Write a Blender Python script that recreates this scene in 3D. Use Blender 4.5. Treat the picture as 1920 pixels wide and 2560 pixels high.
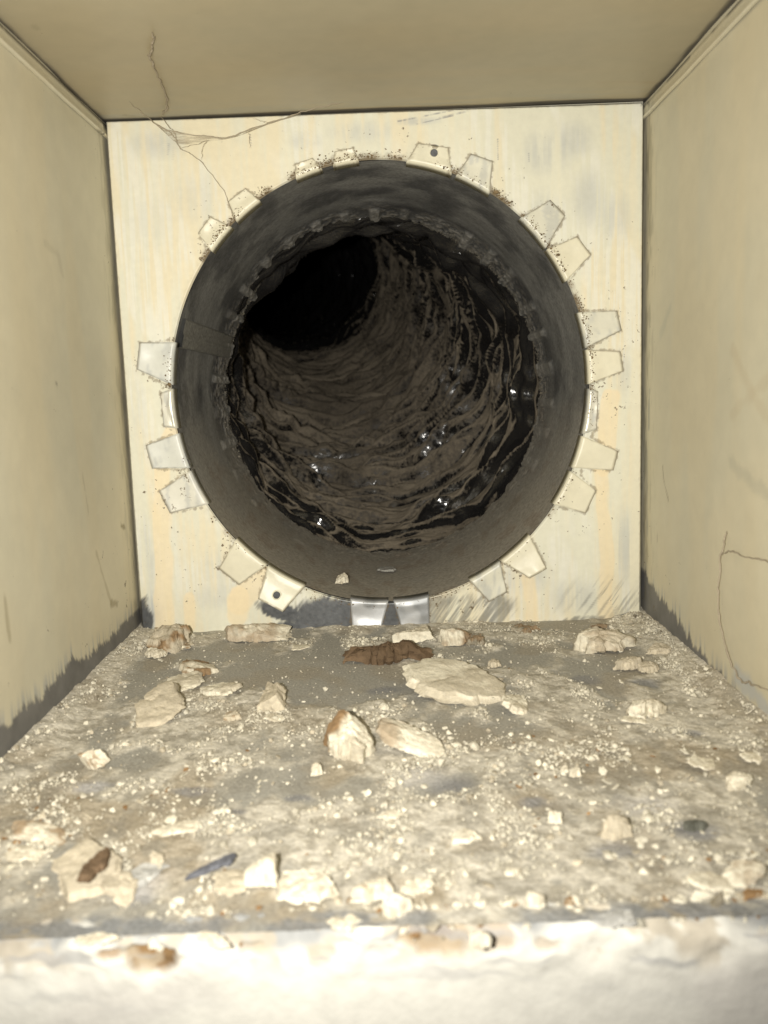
import bpy, bmesh, math, random
import numpy as np
from mathutils import Vector, Matrix, Quaternion

# ------------------------------------------------------------------ scene, camera, light
for o in list(bpy.data.objects): bpy.data.objects.remove(o)
S = bpy.context.scene
COL = S.collection
S.render.engine = 'CYCLES'
S.render.resolution_x, S.render.resolution_y = 768, 1024
S.view_settings.view_transform = 'Standard'
S.view_settings.look = 'None'
S.view_settings.gamma = 1
S.view_settings.use_curve_mapping = False
S.view_settings.exposure = 0
S.cycles.max_bounces = 4; S.cycles.diffuse_bounces = 2; S.cycles.glossy_bounces = 2; S.cycles.transparent_max_bounces = 6

DCAM = 0.35                         # metres from the lens to the back plate
F_PX = 2200.0                       # focal length in photo pixels (2560 high)
RV = np.array([0.999458, 0.000784, -0.032924])
UV = np.array([0.032519, 0.134589, 0.990368])
FV = np.array([-0.005208, 0.990901, -0.134491])
CAM = np.array([0.0, -DCAM, 0.0])

cd = bpy.data.cameras.new('camera')
cam = bpy.data.objects.new('camera', cd); COL.objects.link(cam)
m = Matrix(((RV[0], UV[0], -FV[0], CAM[0]), (RV[1], UV[1], -FV[1], CAM[1]),
            (RV[2], UV[2], -FV[2], CAM[2]), (0, 0, 0, 1)))
cam.matrix_world = m
cd.sensor_fit = 'VERTICAL'; cd.sensor_height = 36.0
cd.lens = 36.0 * F_PX / 2560.0
cd.clip_start = 0.005; cd.clip_end = 20
cd.dof.use_dof = True; cd.dof.focus_distance = 0.352
cd.dof.aperture_fstop = (cd.lens / 1000) / 0.0016
S.camera = cam

W = bpy.data.worlds.new('World'); S.world = W; W.use_nodes = True
W.node_tree.nodes['Background'].inputs[0].default_value = (1.0, 0.9, 0.72, 1)
W.node_tree.nodes['Background'].inputs[1].default_value = 0.012

# the phone's flash, beside the lens on its left
ld = bpy.data.lights.new('flash', 'SPOT')
ld.energy = 4.35; ld.color = (1.0, 0.962, 0.885); ld.shadow_soft_size = 0.0022
ld.spot_size = math.radians(116); ld.spot_blend = 1.0
flash = bpy.data.objects.new('flash', ld); COL.objects.link(flash)
flash.location = (-0.018, -0.349, 0.002)
flash.rotation_euler = (math.radians(90 + 1), 0, 0)

# ------------------------------------------------------------------ helpers
K = 1920 / 1659.0                   # measurements below were read off a 1659 px wide view
def ray(x, y): return FV + RV * ((x * K - 960) / F_PX) - UV * ((y * K - 1280) / F_PX)
def on_y(x, y, Y=0.0):
    d = ray(x, y); return CAM + d * ((DCAM + Y) / d[1])
def on_z(x, y, Z):
    d = ray(x, y); return CAM + d * (Z / d[2])
def on_x(x, y, X):
    d = ray(x, y); return CAM + d * (X / d[0])
ZF = -0.0945                        # floor height
ZT = 0.106
XL, XR = -0.1040, 0.1030
def flo(x, y): return on_z(x, y, ZF)

def _h(i, j, k, s):
    n = (i.astype(np.int64) * 374761393 + j.astype(np.int64) * 668265263 + k.astype(np.int64) * 2147483647 + s * 974634777) & 0xffffffff
    n = ((n ^ (n >> 13)) * 1274126177) & 0xffffffff
    n = ((n ^ (n >> 16)) * 2246822519) & 0xffffffff
    return ((n ^ (n >> 15)) & 0xffffff) / float(0xffffff)
def vn(x, y, z=None, s=0):
    x = np.asarray(x, float); y = np.asarray(y, float)
    z = np.zeros_like(x) if z is None else np.asarray(z, float)
    i, j, k = np.floor(x), np.floor(y), np.floor(z)
    u, v, w = x - i, y - j, z - k
    u = u * u * (3 - 2 * u); v = v * v * (3 - 2 * v); w = w * w * (3 - 2 * w)
    i = i.astype(np.int64); j = j.astype(np.int64); k = k.astype(np.int64)
    r = 0
    for a in (0, 1):
        for b in (0, 1):
            for c in (0, 1):
                r = r + _h(i + a, j + b, k + c, s) * (u if a else 1 - u) * (v if b else 1 - v) * (w if c else 1 - w)
    return r
def fbm(x, y, z=None, o=4, s=0, g=0.5):
    r = 0; a = 1; t = 0; f = 1.0
    for q in range(o):
        r = r + a * vn(np.asarray(x) * f + 17.3 * q, np.asarray(y) * f - 9.1 * q, None if z is None else np.asarray(z) * f, s + q)
        t += a; a *= g; f *= 2.03
    return r / t
def ss(a, b, x):
    t = np.clip((x - a) / (b - a), 0, 1); return t * t * (3 - 2 * t)
def mix(c, d, t):
    return c * (1 - t[..., None]) + np.asarray(d) * t[..., None]

def mesh_np(name, V, Fq, smooth=True):
    V = np.ascontiguousarray(V, dtype=np.float32).reshape(-1, 3); Fq = np.asarray(Fq, dtype=np.int32)
    me = bpy.data.meshes.new(name); n = Fq.shape[1]
    me.vertices.add(len(V)); me.vertices.foreach_set('co', V.ravel())
    me.loops.add(Fq.size); me.loops.foreach_set('vertex_index', Fq.ravel())
    me.polygons.add(len(Fq)); me.polygons.foreach_set('loop_start', np.arange(0, Fq.size, n, dtype=np.int32))
    me.polygons.foreach_set('use_smooth', np.full(len(Fq), smooth, dtype=bool))
    me.update(calc_edges=True); me.validate()
    return me
def quads(n, m, wrap_n=False):
    I = np.arange(n * m).reshape(n, m)
    if wrap_n: I = np.vstack([I, I[:1]])
    return np.stack([I[:-1, :-1], I[1:, :-1], I[1:, 1:], I[:-1, 1:]], -1).reshape(-1, 4)
def attr(me, name, A):
    A = np.asarray(A, dtype=np.float32)
    if A.ndim >= 2 and A.shape[-1] == 3:
        A = A.reshape(-1, 3); A = np.hstack([A, np.ones((len(A), 1), np.float32)])
        a = me.attributes.new(name, 'FLOAT_COLOR', 'POINT'); a.data.foreach_set('color', np.ascontiguousarray(A).ravel())
    else:
        a = me.attributes.new(name, 'FLOAT', 'POINT'); a.data.foreach_set('value', np.ascontiguousarray(A).ravel())
def link(name, me, mat, parent=None):
    o = bpy.data.objects.new(name, me); COL.objects.link(o)
    if mat and me is not None: me.materials.append(mat)
    if parent: o.parent = parent
    return o
def tag(o, label=None, cat=None, group=None, kind=None):
    if label: o['label'] = label
    if cat: o['category'] = cat
    if group: o['group'] = group
    if kind: o['kind'] = kind
    return o
def empty(name, loc=(0, 0, 0)):
    o = bpy.data.objects.new(name, None); COL.objects.link(o); o.location = loc; o.empty_display_size = 0.01
    return o
def normals(me):
    a = np.zeros(len(me.vertices) * 3, np.float32); me.vertex_normals.foreach_get('vector', a); return a.reshape(-1, 3)
def coords(me):
    a = np.zeros(len(me.vertices) * 3, np.float32); me.vertices.foreach_get('co', a); return a.reshape(-1, 3).astype(float)

# ------------------------------------------------------------------ materials
def nt(mat):
    mat.use_nodes = True; t = mat.node_tree
    return t, t.nodes, t.links, t.nodes['Principled BSDF']
def surf(name, rough=None, grain=600, gcol=0.12, bump=0.0002, bscale=900, speck=False, spec=0.5, metal=False, speck_col=(0.16, 0.12, 0.07, 1)):
    """colour from the attribute Col, fine grain and relief from noise"""
    mat = bpy.data.materials.new(name); t, N, L, B = nt(mat)
    tc = N.new('ShaderNodeTexCoord')
    a = N.new('ShaderNodeAttribute'); a.attribute_name = 'Col'
    n = N.new('ShaderNodeTexNoise'); n.inputs['Scale'].default_value = grain; n.inputs['Detail'].default_value = 4
    L.new(tc.outputs['Object'], n.inputs['Vector'])
    mr = N.new('ShaderNodeMapRange'); mr.inputs[1].default_value = 0.3; mr.inputs[2].default_value = 0.7
    mr.inputs[3].default_value = 1 - gcol; mr.inputs[4].default_value = 1 + gcol
    L.new(n.outputs[0], mr.inputs[0])
    mu = N.new('ShaderNodeMix'); mu.data_type = 'RGBA'; mu.blend_type = 'MULTIPLY'; mu.inputs[0].default_value = 1
    L.new(a.outputs['Color'], mu.inputs[6]); L.new(mr.outputs[0], mu.inputs[7])
    out = mu.outputs[2]
    if speck:
        sa = N.new('ShaderNodeAttribute'); sa.attribute_name = 'Speck'
        n2 = N.new('ShaderNodeTexNoise'); n2.inputs['Scale'].default_value = 620; n2.inputs['Detail'].default_value = 3; n2.inputs['Roughness'].default_value = 0.6
        L.new(tc.outputs['Object'], n2.inputs['Vector'])
        n3 = N.new('ShaderNodeTexNoise'); n3.inputs['Scale'].default_value = 130; n3.inputs['Detail'].default_value = 2
        L.new(tc.outputs['Object'], n3.inputs['Vector'])
        ad = N.new('ShaderNodeMath'); ad.operation = 'MULTIPLY_ADD'; ad.inputs[1].default_value = 0.45
        L.new(n3.outputs[0], ad.inputs[0]); L.new(n2.outputs[0], ad.inputs[2])
        ad2 = N.new('ShaderNodeMath'); ad2.operation = 'ADD'; L.new(ad.outputs[0], ad2.inputs[0]); L.new(sa.outputs['Fac'], ad2.inputs[1])
        th = N.new('ShaderNodeMapRange'); th.inputs[1].default_value = 1.0; th.inputs[2].default_value = 1.06
        L.new(ad2.outputs[0], th.inputs[0])
        m2 = N.new('ShaderNodeMix'); m2.data_type = 'RGBA'; L.new(th.outputs[0], m2.inputs[0])
        L.new(out, m2.inputs[6]); m2.inputs[7].default_value = speck_col; out = m2.outputs[2]
    L.new(out, B.inputs['Base Color'])
    if rough is None:
        r = N.new('ShaderNodeAttribute'); r.attribute_name = 'Rough'; L.new(r.outputs['Fac'], B.inputs['Roughness'])
    else: B.inputs['Roughness'].default_value = rough
    if metal:
        r = N.new('ShaderNodeAttribute'); r.attribute_name = 'Metal'; L.new(r.outputs['Fac'], B.inputs['Metallic'])
    B.inputs['Specular IOR Level'].default_value = spec
    bn = N.new('ShaderNodeTexNoise'); bn.inputs['Scale'].default_value = bscale; bn.inputs['Detail'].default_value = 5
    L.new(tc.outputs['Object'], bn.inputs['Vector'])
    bp = N.new('ShaderNodeBump'); bp.inputs['Distance'].default_value = bump; bp.inputs['Strength'].default_value = 1
    L.new(bn.outputs[0], bp.inputs['Height']); L.new(bp.outputs[0], B.inputs['Normal'])
    return mat
M_PAINT = surf('painted_sheet_steel', None, grain=400, gcol=0.03, bump=0.00006, bscale=500, speck=True, spec=0.4, metal=True)
M_WALL = surf('painted_duct_side', None, grain=150, gcol=0.03, bump=0.00005, bscale=300, speck=True, spec=0.35, metal=True)
M_SLEEVE = surf('dusty_galvanised_steel', None, grain=700, gcol=0.25, bump=0.00015, bscale=1500, spec=0.3, metal=True)
M_FLOOR = surf('dusty_floor_sheet', None, grain=1100, gcol=0.20, bump=0.0003, bscale=1100, spec=0.2)
M_CHUNK = surf('crumbled_plaster', 0.95, grain=700, gcol=0.14, bump=0.0003, bscale=1300, spec=0.15)
M_FRONT = surf('plastered_wall_edge', 0.9, grain=250, gcol=0.06, bump=0.0002, bscale=500, spec=0.2)

CREAM = np.array([0.78, 0.71, 0.52]); PALE = np.array([0.735, 0.72, 0.585]); PEACH = np.array([0.86, 0.715, 0.46])
GREY = np.array([0.36, 0.375, 0.375]); ZINC = np.array([0.13, 0.135, 0.14]); BROWN = np.array([0.17, 0.125, 0.07])
OLIVE = np.array([0.68, 0.622, 0.455])

# ------------------------------------------------------------------ collar geometry shared by plate and collar
KS = 0.9975
EC = (-0.0016, 0.0017); ERX, ERZ = 0.0822, 0.0862      # the collar is a little out of round
def ell(th, k=1.0, off=0.0):
    return np.stack([EC[0] + (ERX * k + off) * np.cos(th), EC[1] + (ERZ * k + off) * np.sin(th)], -1)
def px(zx, zy, ox, oy, sc=720 / 1659.0): return ((ox + zx * sc) / K, (oy + zy * sc) / K)
A_, B_, C_, D_ = (240, 240), (960, 240), (240, 900), (960, 900)
# each tab: base corner, outer corner, outer corner, base corner (in the four enlarged views), lift of outer edge in mm, look
TABS = [
 (A_, (632,868),(588,792),(660,697),(775,748), 0.3,'paint'), (A_, (805,720),(762,610),(862,533),(943,600), 0.4,'paint'),
 (A_, (1160,500),(1147,397),(1248,357),(1310,450), 0.3,'paint'), (A_, (1372,435),(1375,322),(1478,300),(1518,407), 0.3,'paint'),
 (B_, (125,405),(195,275),(370,298),(380,480), 0.5,'hole'), (B_, (405,485),(500,335),(625,378),(610,560), 0.4,'thin'),
 (B_, (795,690),(955,602),(1042,690),(945,865), 1.0,'thin'), (B_, (960,865),(1112,810),(1190,915),(1080,1050), 0.4,'paint'),
 (B_, (1150,1235),(1340,1237),(1365,1350),(1175,1450), 0.9,'thin'), (B_, (1180,1458),(1360,1472),(1377,1585),(1195,1660), 0.5,'paint'),
 (D_, (1195,450),(1347,525),(1318,635),(1130,640), 0.5,'paint'), (D_, (1130,665),(1222,752),(1160,882),(1005,850), 0.4,'paint'),
 (D_, (855,1025),(930,1195),(835,1250),(675,1165), 2.2,'paint'), (D_, (675,1172),(708,1335),(605,1390),(495,1275), 0.4,'thin'),
 (A_, (420,1410),(255,1420),(238,1575),(405,1665), 1.3,'blue'),
 (C_, (440,430),(290,490),(325,625),(510,635), 0.8,'blue'), (C_, (515,650),(365,755),(430,880),(620,848), 0.9,'white'),
 (C_, (785,1055),(708,1200),(825,1293),(975,1195), 0.7,'paint'), (C_, (982,1198),(940,1365),(1080,1440),(1205,1305), 3.0,'hole'),
 (C_, (1462,1400),(1478,1555),(1635,1567),(1685,1400), 0.8,'bare'), (D_, (55,1400),(100,1535),(262,1525),(262,1370), 0.8,'bare'),
 (C_, (388,165),(372,190),(392,385),(432,402), 0.3,'edge'), (D_, (1200,165),(1232,180),(1222,400),(1195,438), 0.3,'edge'),
]
TABQ = []
for t in TABS:
    c = [on_y(*px(*p, *t[0]))[[0, 2]] for p in t[1:5]]
    TABQ.append((np.array(c), t[5], t[6]))
HOLES = {4: on_y(*px(288, 330, *B_))[[0, 2]], 18: on_y(*px(1042, 1352, *C_), -0.0015)[[0, 2]]}
def segdist(P, a, b):
    ab = b - a; t = np.clip(((P - a) @ ab) / (ab @ ab), 0, 1); d = P - a - t[..., None] * ab
    return np.hypot(d[..., 0], d[..., 1])

# ------------------------------------------------------------------ paint on the plate
def blob(X, Z, cx, cy, rx, ry, plane=on_y, rot=0.0):
    """soft ellipse given by view centre and half sizes, on the plate"""
    c = plane(cx, cy); ex = plane(cx + rx, cy); ez = plane(cx, cy + ry)
    a = np.hypot(ex[0] - c[0], ex[2] - c[2]); b = np.hypot(ez[0] - c[0], ez[2] - c[2])
    dx, dz = X - c[0], Z - c[2]; cr, sr = math.cos(rot), math.sin(rot)
    return np.hypot((dx * cr + dz * sr) / a, (-dx * sr + dz * cr) / b)
def paint_plate(X, Z):
    sh = X.shape
    st = fbm(X * 420, Z * 28, o=4, s=3)                 # vertical brush streaks
    st2 = fbm(X * 1100, Z * 45, o=3, s=9)
    lo = fbm(X * 28, Z * 16, o=4, s=5)
    C = np.broadcast_to(CREAM, sh + (3,)).copy()
    C = mix(C, PALE, ss(0.42, 0.62, lo * 0.6 + st * 0.4))
    C = mix(C, PALE * 1.05, 0.5 * ss(0.5, 0.62, fbm(X * 90, Z * 14, o=3, s=31)))
    C = mix(C, (0.80, 0.79, 0.70), .6 * ss(.50, .66, fbm(X * 70 + Z * 30, Z * 18 - X * 10, o=4, s=33)) * ss(.35, .6, st2))
    # thin greyish smears where the zinc shows through
    for cx, cy, rx, ry, k in ((1180,330,60,55,.5),(1240,300,45,45,.45),(1270,430,40,70,.45),(1330,470,40,60,.4),(1180,460,50,60,.3),(340,310,70,35,.4),(430,430,80,60,.22),
                              (330,480,60,60,.15),(780,285,80,25,.35),(660,305,40,22,.35),(1345,800,22,60,.35),(1350,1180,25,90,.5),(1240,1290,60,40,.45),(320,1200,22,90,.4),(330,1330,25,60,.8),
                              (1130,1250,70,40,.4),(900,262,60,10,.5),(480,1290,90,30,.3),(470,1230,40,50,.25),(300,900,20,90,.25)):
        b = blob(X, Z, cx, cy, rx, ry)
        C = mix(C, GREY * 1.25, np.clip(k * ss(1.25, 0.25, b) * ss(0.30, 0.62, st * 0.6 + st2 * 0.4), 0, 1))
    # runs of thick paint
    for pts, w in ((((385,900),(352,1000),(350,1150),(352,1250),(357,1352)),22), (((410,1290),(412,1352)),13), (((1140,1250),(1146,1300),(1148,1352)),17),
                   (((1295,1000),(1300,1100),(1312,1200),(1312,1330),(1310,1350)),17), (((1320,860),(1312,960),(1300,1010)),20), (((520,1290),(515,1330)),25),
                   (((560,1250),(520,1300)),30)):
        q = [on_y(*p)[[0, 2]] for p in pts]; wm = w / 5.4 / 1000
        P = np.stack([X, Z], -1); d = np.min([segdist(P, q[i], q[i + 1]) for i in range(len(q) - 1)], 0)
        C = mix(C, PEACH, 0.65 * ss(wm * 1.08, wm * 0.75, d + (fbm(X * 300, Z * 60, o=3, s=8) - .5) * 0.003))
    # bare metal along the bottom, with brushed edges; patch below the lifted tab painted in its shadow tone
    e = .55 * fbm(X * 240 - Z * 200, X * 40 + Z * 50, o=3, s=14) + .45 * fbm(X * 800 - Z * 640, X * 60 + Z * 80, o=3, s=15)          # slanting bristles
    bare = np.zeros(sh)
    for cx, cy, rx, ry, wob, rt in ((725,1345,105,62,.45,0),(640,1380,75,40,.5,0),(850,1345,80,80,.3,0),(950,1350,110,64,.7,.35),(1040,1330,75,44,.8,.5),(1230,1352,100,18,1.0,.1),(1350,1340,40,14,.8,.1),
                                (312,1345,20,60,1.3,0),(470,1372,30,8,.5,0),(600,1318,45,20,.8,-.3),(430,1372,30,6,.5,0)):
        b = blob(X, Z, cx, cy, rx, ry, rot=rt)
        bare = np.maximum(bare, (.62 if cx in (950, 1040, 1230) else 1) * ss(1.10, 0.84 - .12 * wob, b + (e - 0.5) * wob + (st2 - .5) * .15))
    # painted again over the metal: white dry brush
    dry = ss(0.38, 0.74, fbm(X * 1300 - Z * 900, X * 60 + Z * 90, o=4, s=21)) * (ss(1.1, 0.3, blob(X, Z, 1010, 1330, 95, 60)) + 0.8 * ss(1.1, .3, blob(X, Z, 1230, 1345, 110, 30)))
    bare = np.clip(bare - 0.75 * dry, 0, 1)
    bare = np.maximum(bare, 0.45 * ss(0.48, 0.70, fbm(X * 900 - Z * 620, X * 40 + Z * 60, o=4, s=23)) * ss(1.15, .2, blob(X, Z, 1300, 1300, 120, 60)))
    for c in HOLES.values():
        bare = np.maximum(bare, ss(0.0034, 0.003, np.hypot(X - c[0], Z - c[1])))
    zc = ZINC * (0.75 + 0.6 * fbm(X * 900, Z * 900, o=3, s=2))[..., None]
    C = C * (1 - bare[..., None]) + zc * bare[..., None]
    # scratches of the marker/metal near the top edge
    for a, b_, w in (((860,262),(1010,232),1.3),((950,255),(1010,240),1.6),((900,268),(980,250),.8),((1075,300),(1076,345),.8),((1163,330),(1164,350),.8),((1142,330),(1143,350),.7),((365,310),(362,340),.9),((375,318),(374,345),.7),((540,290),(543,320),.6)):
        d = segdist(np.stack([X, Z], -1), on_y(*a)[[0, 2]], on_y(*b_)[[0, 2]])
        C = mix(C, (0.2, 0.2, 0.23), 0.7 * ss(w * 0.0004, 0, d) * ss(.35, .6, st2 * .5 + fbm(X * 300, Z * 300, s=77) * .5))
    # dirt caught along the tab edges and rim
    P = np.stack([X, Z], -1); D = np.full(sh, 1.0); gr = fbm(X * 800, Z * 800, o=3, s=40)
    for q, lift, look in TABQ:
        d = np.minimum.reduce([segdist(P, q[i], q[i + 1]) for i in range(3)]); D = np.minimum(D, d)
    C = mix(C, BROWN * 1.25, ss(0.0009, 0.0002, D + (gr - .40) * 0.0024) * 0.6)
    th = np.arctan2((Z - EC[1]) / ERZ, (X - EC[0]) / ERX)
    rr = np.hypot((X - EC[0]) / ERX, (Z - EC[1]) / ERZ)
    up = 0.35 + 0.65 * ss(-0.5, 0.4, np.sin(th))
    cl = ss(0.40, 0.60, fbm(np.cos(th) * 9, np.sin(th) * 9, o=3, s=50))
    C = mix(C, BROWN * 1.2, 0.85 * up * ss(0.035, 0.006, rr - 1 + (gr - .5) * 0.03) * np.clip(cl + .15, 0, 1) * (1 - bare * .7))
    # darker border
    ed = np.minimum(np.minimum(X + 0.103, 0.1020 - X), 0.1058 - Z)
    C = mix(C, (0.25, 0.22, 0.16), 0.4 * ss(0.0016, 0.0002, ed + (gr - .5) * 0.002))
    speck = 0.10 * ss(0.5, 0.03, rr - 1) * (0.35 + cl) + 0.06 * ss(-0.07, -0.09, X) * ss(.03, -.02, Z) + 0.05 * ss(.08, .095, X) + 0.05 * ss(-.03, -.07, Z) - 0.02
    return C, np.clip(0.42 + 0.2 * (lo - .5) - 0.06 * bare, .2, 1), bare * 0.55, speck

# ------------------------------------------------------------------ back plate
NT, NR = 1440, 170
th = np.linspace(0, 2 * np.pi, NT, endpoint=False)
E0 = ell(th, 1.0012)
corn = np.array([[-0.1030, -0.1000], [0.1020, -0.1000], [0.1016, 0.1062], [-0.1026, 0.1055]])
# boundary of the plate along each ray
dirs = np.stack([np.cos(th), np.sin(th)], -1); B0 = np.zeros_like(E0)
o0 = np.array(EC)
best = np.full(NT, 1e9)
for i in range(4):
    a, b = corn[i], corn[(i + 1) % 4]; e = b - a
    den = dirs[:, 0] * e[1] - dirs[:, 1] * e[0]
    tt = ((a[0] - o0[0]) * e[1] - (a[1] - o0[1]) * e[0]) / np.where(abs(den) < 1e-9, 1e-9, den)
    ok = (tt > 0); best = np.where(ok & (tt < best), tt, best)
B0 = o0 + dirs * best[:, None]
# keep exact corners
for c in corn:
    k = np.argmin(np.hypot(*(B0 - c).T)); B0[k] = c
r = np.linspace(0, 1, NR)
XZ = E0[:, None, :] * (1 - r[None, :, None]) + B0[:, None, :] * r[None, :, None]
X, Z = XZ[..., 0], XZ[..., 1]
Y = (fbm(X * 25, Z * 25, o=3, s=60) - .5) * 0.0006
rim = np.hypot((X - EC[0]) / ERX, (Z - EC[1]) / ERZ) - 1
Y = Y + 0.0008 * ss(0.010, 0.0, rim)                          # the cut edge is pressed back a little
edg = np.minimum(np.minimum(X + 0.1030, 0.1020 - X), 0.1060 - Z)
Y = Y + 0.0022 * ss(0.0013, 0.0, edg)                         # folded border
C, Rg, Mt, Sp = paint_plate(X, Z)
me = mesh_np('back_plate', np.stack([X, Y, Z], -1), quads(NT, NR, True)); me.flip_normals()
attr(me, 'Col', C); attr(me, 'Rough', Rg); attr(me, 'Metal', Mt); attr(me, 'Speck', Sp)
plate = link('back_plate', me, M_PAINT)
tag(plate, 'cream painted steel end plate with a large round hole and drips', 'metal plate')

# ------------------------------------------------------------------ duct sides
def side(name, n, m_, pos, paint, mat=M_WALL, flip=False):
    u, v = np.meshgrid(np.linspace(0, 1, n), np.linspace(0, 1, m_), indexing='ij')
    P = pos(u, v); me = mesh_np(name, P, quads(n, m_))
    if flip: me.flip_normals()
    C, R_, M_, S_ = paint(P[..., 0], P[..., 1], P[..., 2])
    attr(me, 'Col', C); attr(me, 'Rough', R_); attr(me, 'Metal', M_); attr(me, 'Speck', S_)
    o = link(name, me, mat); o['kind'] = 'structure'; return o
YB, YFR = 0.012, -0.205
def cloudy(a, b, s):
    sh = a.shape; lo = fbm(a * 22, b * 14, o=4, s=s)
    C = np.broadcast_to(OLIVE, sh + (3,)).copy()
    C = mix(C, (0.655, 0.613, 0.462), ss(.4, .65, lo)); C = mix(C, (0.69, 0.615, 0.43), .5 * ss(.45, .65, fbm(a * 45, b * 9, o=3, s=s + 4)))
    return C
def line_mark(C, A, B, pts, w, col, k, s):
    P = np.stack([A, B], -1); wob = fbm(A * 260, B * 260, o=3, s=s)
    d = np.min([segdist(P, np.array(pts[i]), np.array(pts[i + 1])) for i in range(len(pts) - 1)], 0)
    return mix(C, col, k * ss(w, w * .3, d + (wob - .5) * w * 1.3))
def paint_side(bandpts, seed, back_dirt, marks):
    def f(X, Y, Z):
        C = cloudy(Y, Z, seed)
        br = fbm(Y * 900, Z * 60, o=3, s=seed + 7); br2 = fbm(Y * 220, Z * 40, o=3, s=seed + 8)
        by = np.array([p[0] for p in bandpts]); bz = np.array([p[1] for p in bandpts]); o_ = np.argsort(by)
        lim = np.interp(Y, by[o_], bz[o_]) + (br2 - .5) * 0.0055 + (br - .5) * 0.0035
        bare = ss(0.0006, -0.0006, Z - lim)
        haze_ = ss(0.006, 0.0, Z - lim) * (1 - bare) * ss(.45, .7, br)
        C = mix(C, (0.33, 0.35, 0.37), .6 * haze_)
        zc = np.array([0.20, 0.195, 0.185]) * (0.8 + 0.5 * fbm(Y * 200, Z * 200, o=4, s=seed + 9))[..., None]
        C = C * (1 - bare[..., None]) + zc * bare[..., None]
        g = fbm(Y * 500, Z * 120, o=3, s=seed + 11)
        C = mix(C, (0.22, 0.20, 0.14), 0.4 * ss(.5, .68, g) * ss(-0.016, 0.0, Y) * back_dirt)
        for pts, w, col, k in marks: C = line_mark(C, Y, Z, pts, w, col, k, seed + 20)
        sp = 0.05 * ss(-.05, 0, Y) + 0.05 * ss(-.02, -.08, Z) - .015
        return C, 0.5 + 0.15 * (fbm(Y * 40, Z * 40, s=seed + 13) - .5) + .15 * bare, bare * .25, sp
    return f
def mk(x, pts): return [tuple(on_x(a, b, x)[[1, 2]]) for a, b in pts]
bL = [(0.012, -.0835), (0.0053, -.0841), (-.02, -.0853), (-.045, -.0860), (-.073, -.0826), (-.10, -.0850), (-.127, -.0840), (-.21, -.083)]
bR = [(0.012, -.075), (0, -.0764), (-.02, -.0815), (-.043, -.0850), (-.0576, -.0895), (-.094, -.0930), (-.1115, -.0960), (-.21, -.099)]
pz = lambda zx, zy: ((0 + zx * 400 / 681) / K, (600 + zy * 400 / 681) / K)
pr = lambda zx, zy: ((1560 + zx * 360 / 613) / K, (600 + zy * 360 / 613) / K)
marksL = [(mk(XL, [pz(410,1330), pz(440,1440), pz(470,1545)]), .0011, (.42, .36, .22), .55), (mk(XL, [pz(470,1545), pz(495,1548)]), .0016, (.30, .25, .14), .7),
          (mk(XL, [pz(15,1520), pz(25,1620), pz(38,1700)]), .0012, (.35, .30, .18), .55), (mk(XL, [pz(190,20), pz(240,60), pz(262,150)]), .0018, (.55, .5, .36), .5),
          (mk(XL, [pz(350,1000), pz(375,1160)]), .0006, (.45, .4, .27), .6), (mk(XL, [pz(515,1215), pz(530,1222)]), .0010, (.25, .2, .1), .8),
          (mk(XL, [pz(238,612), pz(243,616)]), .0010, (.3, .27, .2), .8)]
marksR = [(mk(XR, [pr(460,460), pr(540,640), pr(613,760)]), .0022, (.56, .48, .33), .35), (mk(XR, [pr(460,740), pr(613,590)]), .0022, (.56, .48, .33), .3),
          (mk(XR, [pr(460,950), pr(540,1030), pr(613,1080)]), .0028, (.46, .44, .34), .4), (mk(XR, [pr(195,290), pr(155,400)]), .0028, (.5, .5, .4), .4),
          (mk(XR, [pr(110,640), pr(105,800)]), .0016, (.33, .33, .29), .55), (mk(XR, [pr(95,900), pr(97,1250)]), .0015, (.36, .36, .32), .5),
          (mk(XR, [pr(168,960), pr(170,1010), pr(190,1105)]), .0009, (.25, .2, .12), .7), (mk(XR, [pr(480,1860), pr(560,1930), pr(613,2040)]), .0045, (.50, .52, .52), .7),
          (mk(XR, [pr(140,1210), pr(142,1290)]), .0006, (.35, .3, .2), .6)]
def bow(a, b, s): return (fbm(a * 6, b * 6, o=2, s=s) - .5) * 0.0010
wl = side('wall_left', 260, 200, lambda u, v: np.stack([XL + bow(u, v, 1) + 0.0003 * v, YB + (YFR - YB) * u, -0.108 + (0.1085 + 0.108) * v], -1), paint_side(bL, 100, 0.7, marksL))
wr = side('wall_right', 260, 200, lambda u, v: np.stack([XR + bow(u, v, 2), YB + (YFR - YB) * u, -0.108 + (0.1085 + 0.108) * v], -1), paint_side(bR, 200, 1.0, marksR), flip=True)
tag(wl, 'left painted side of the duct with bare grey band along its foot'); tag(wr, 'right painted side of the duct with bare grey band along its foot')
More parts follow.
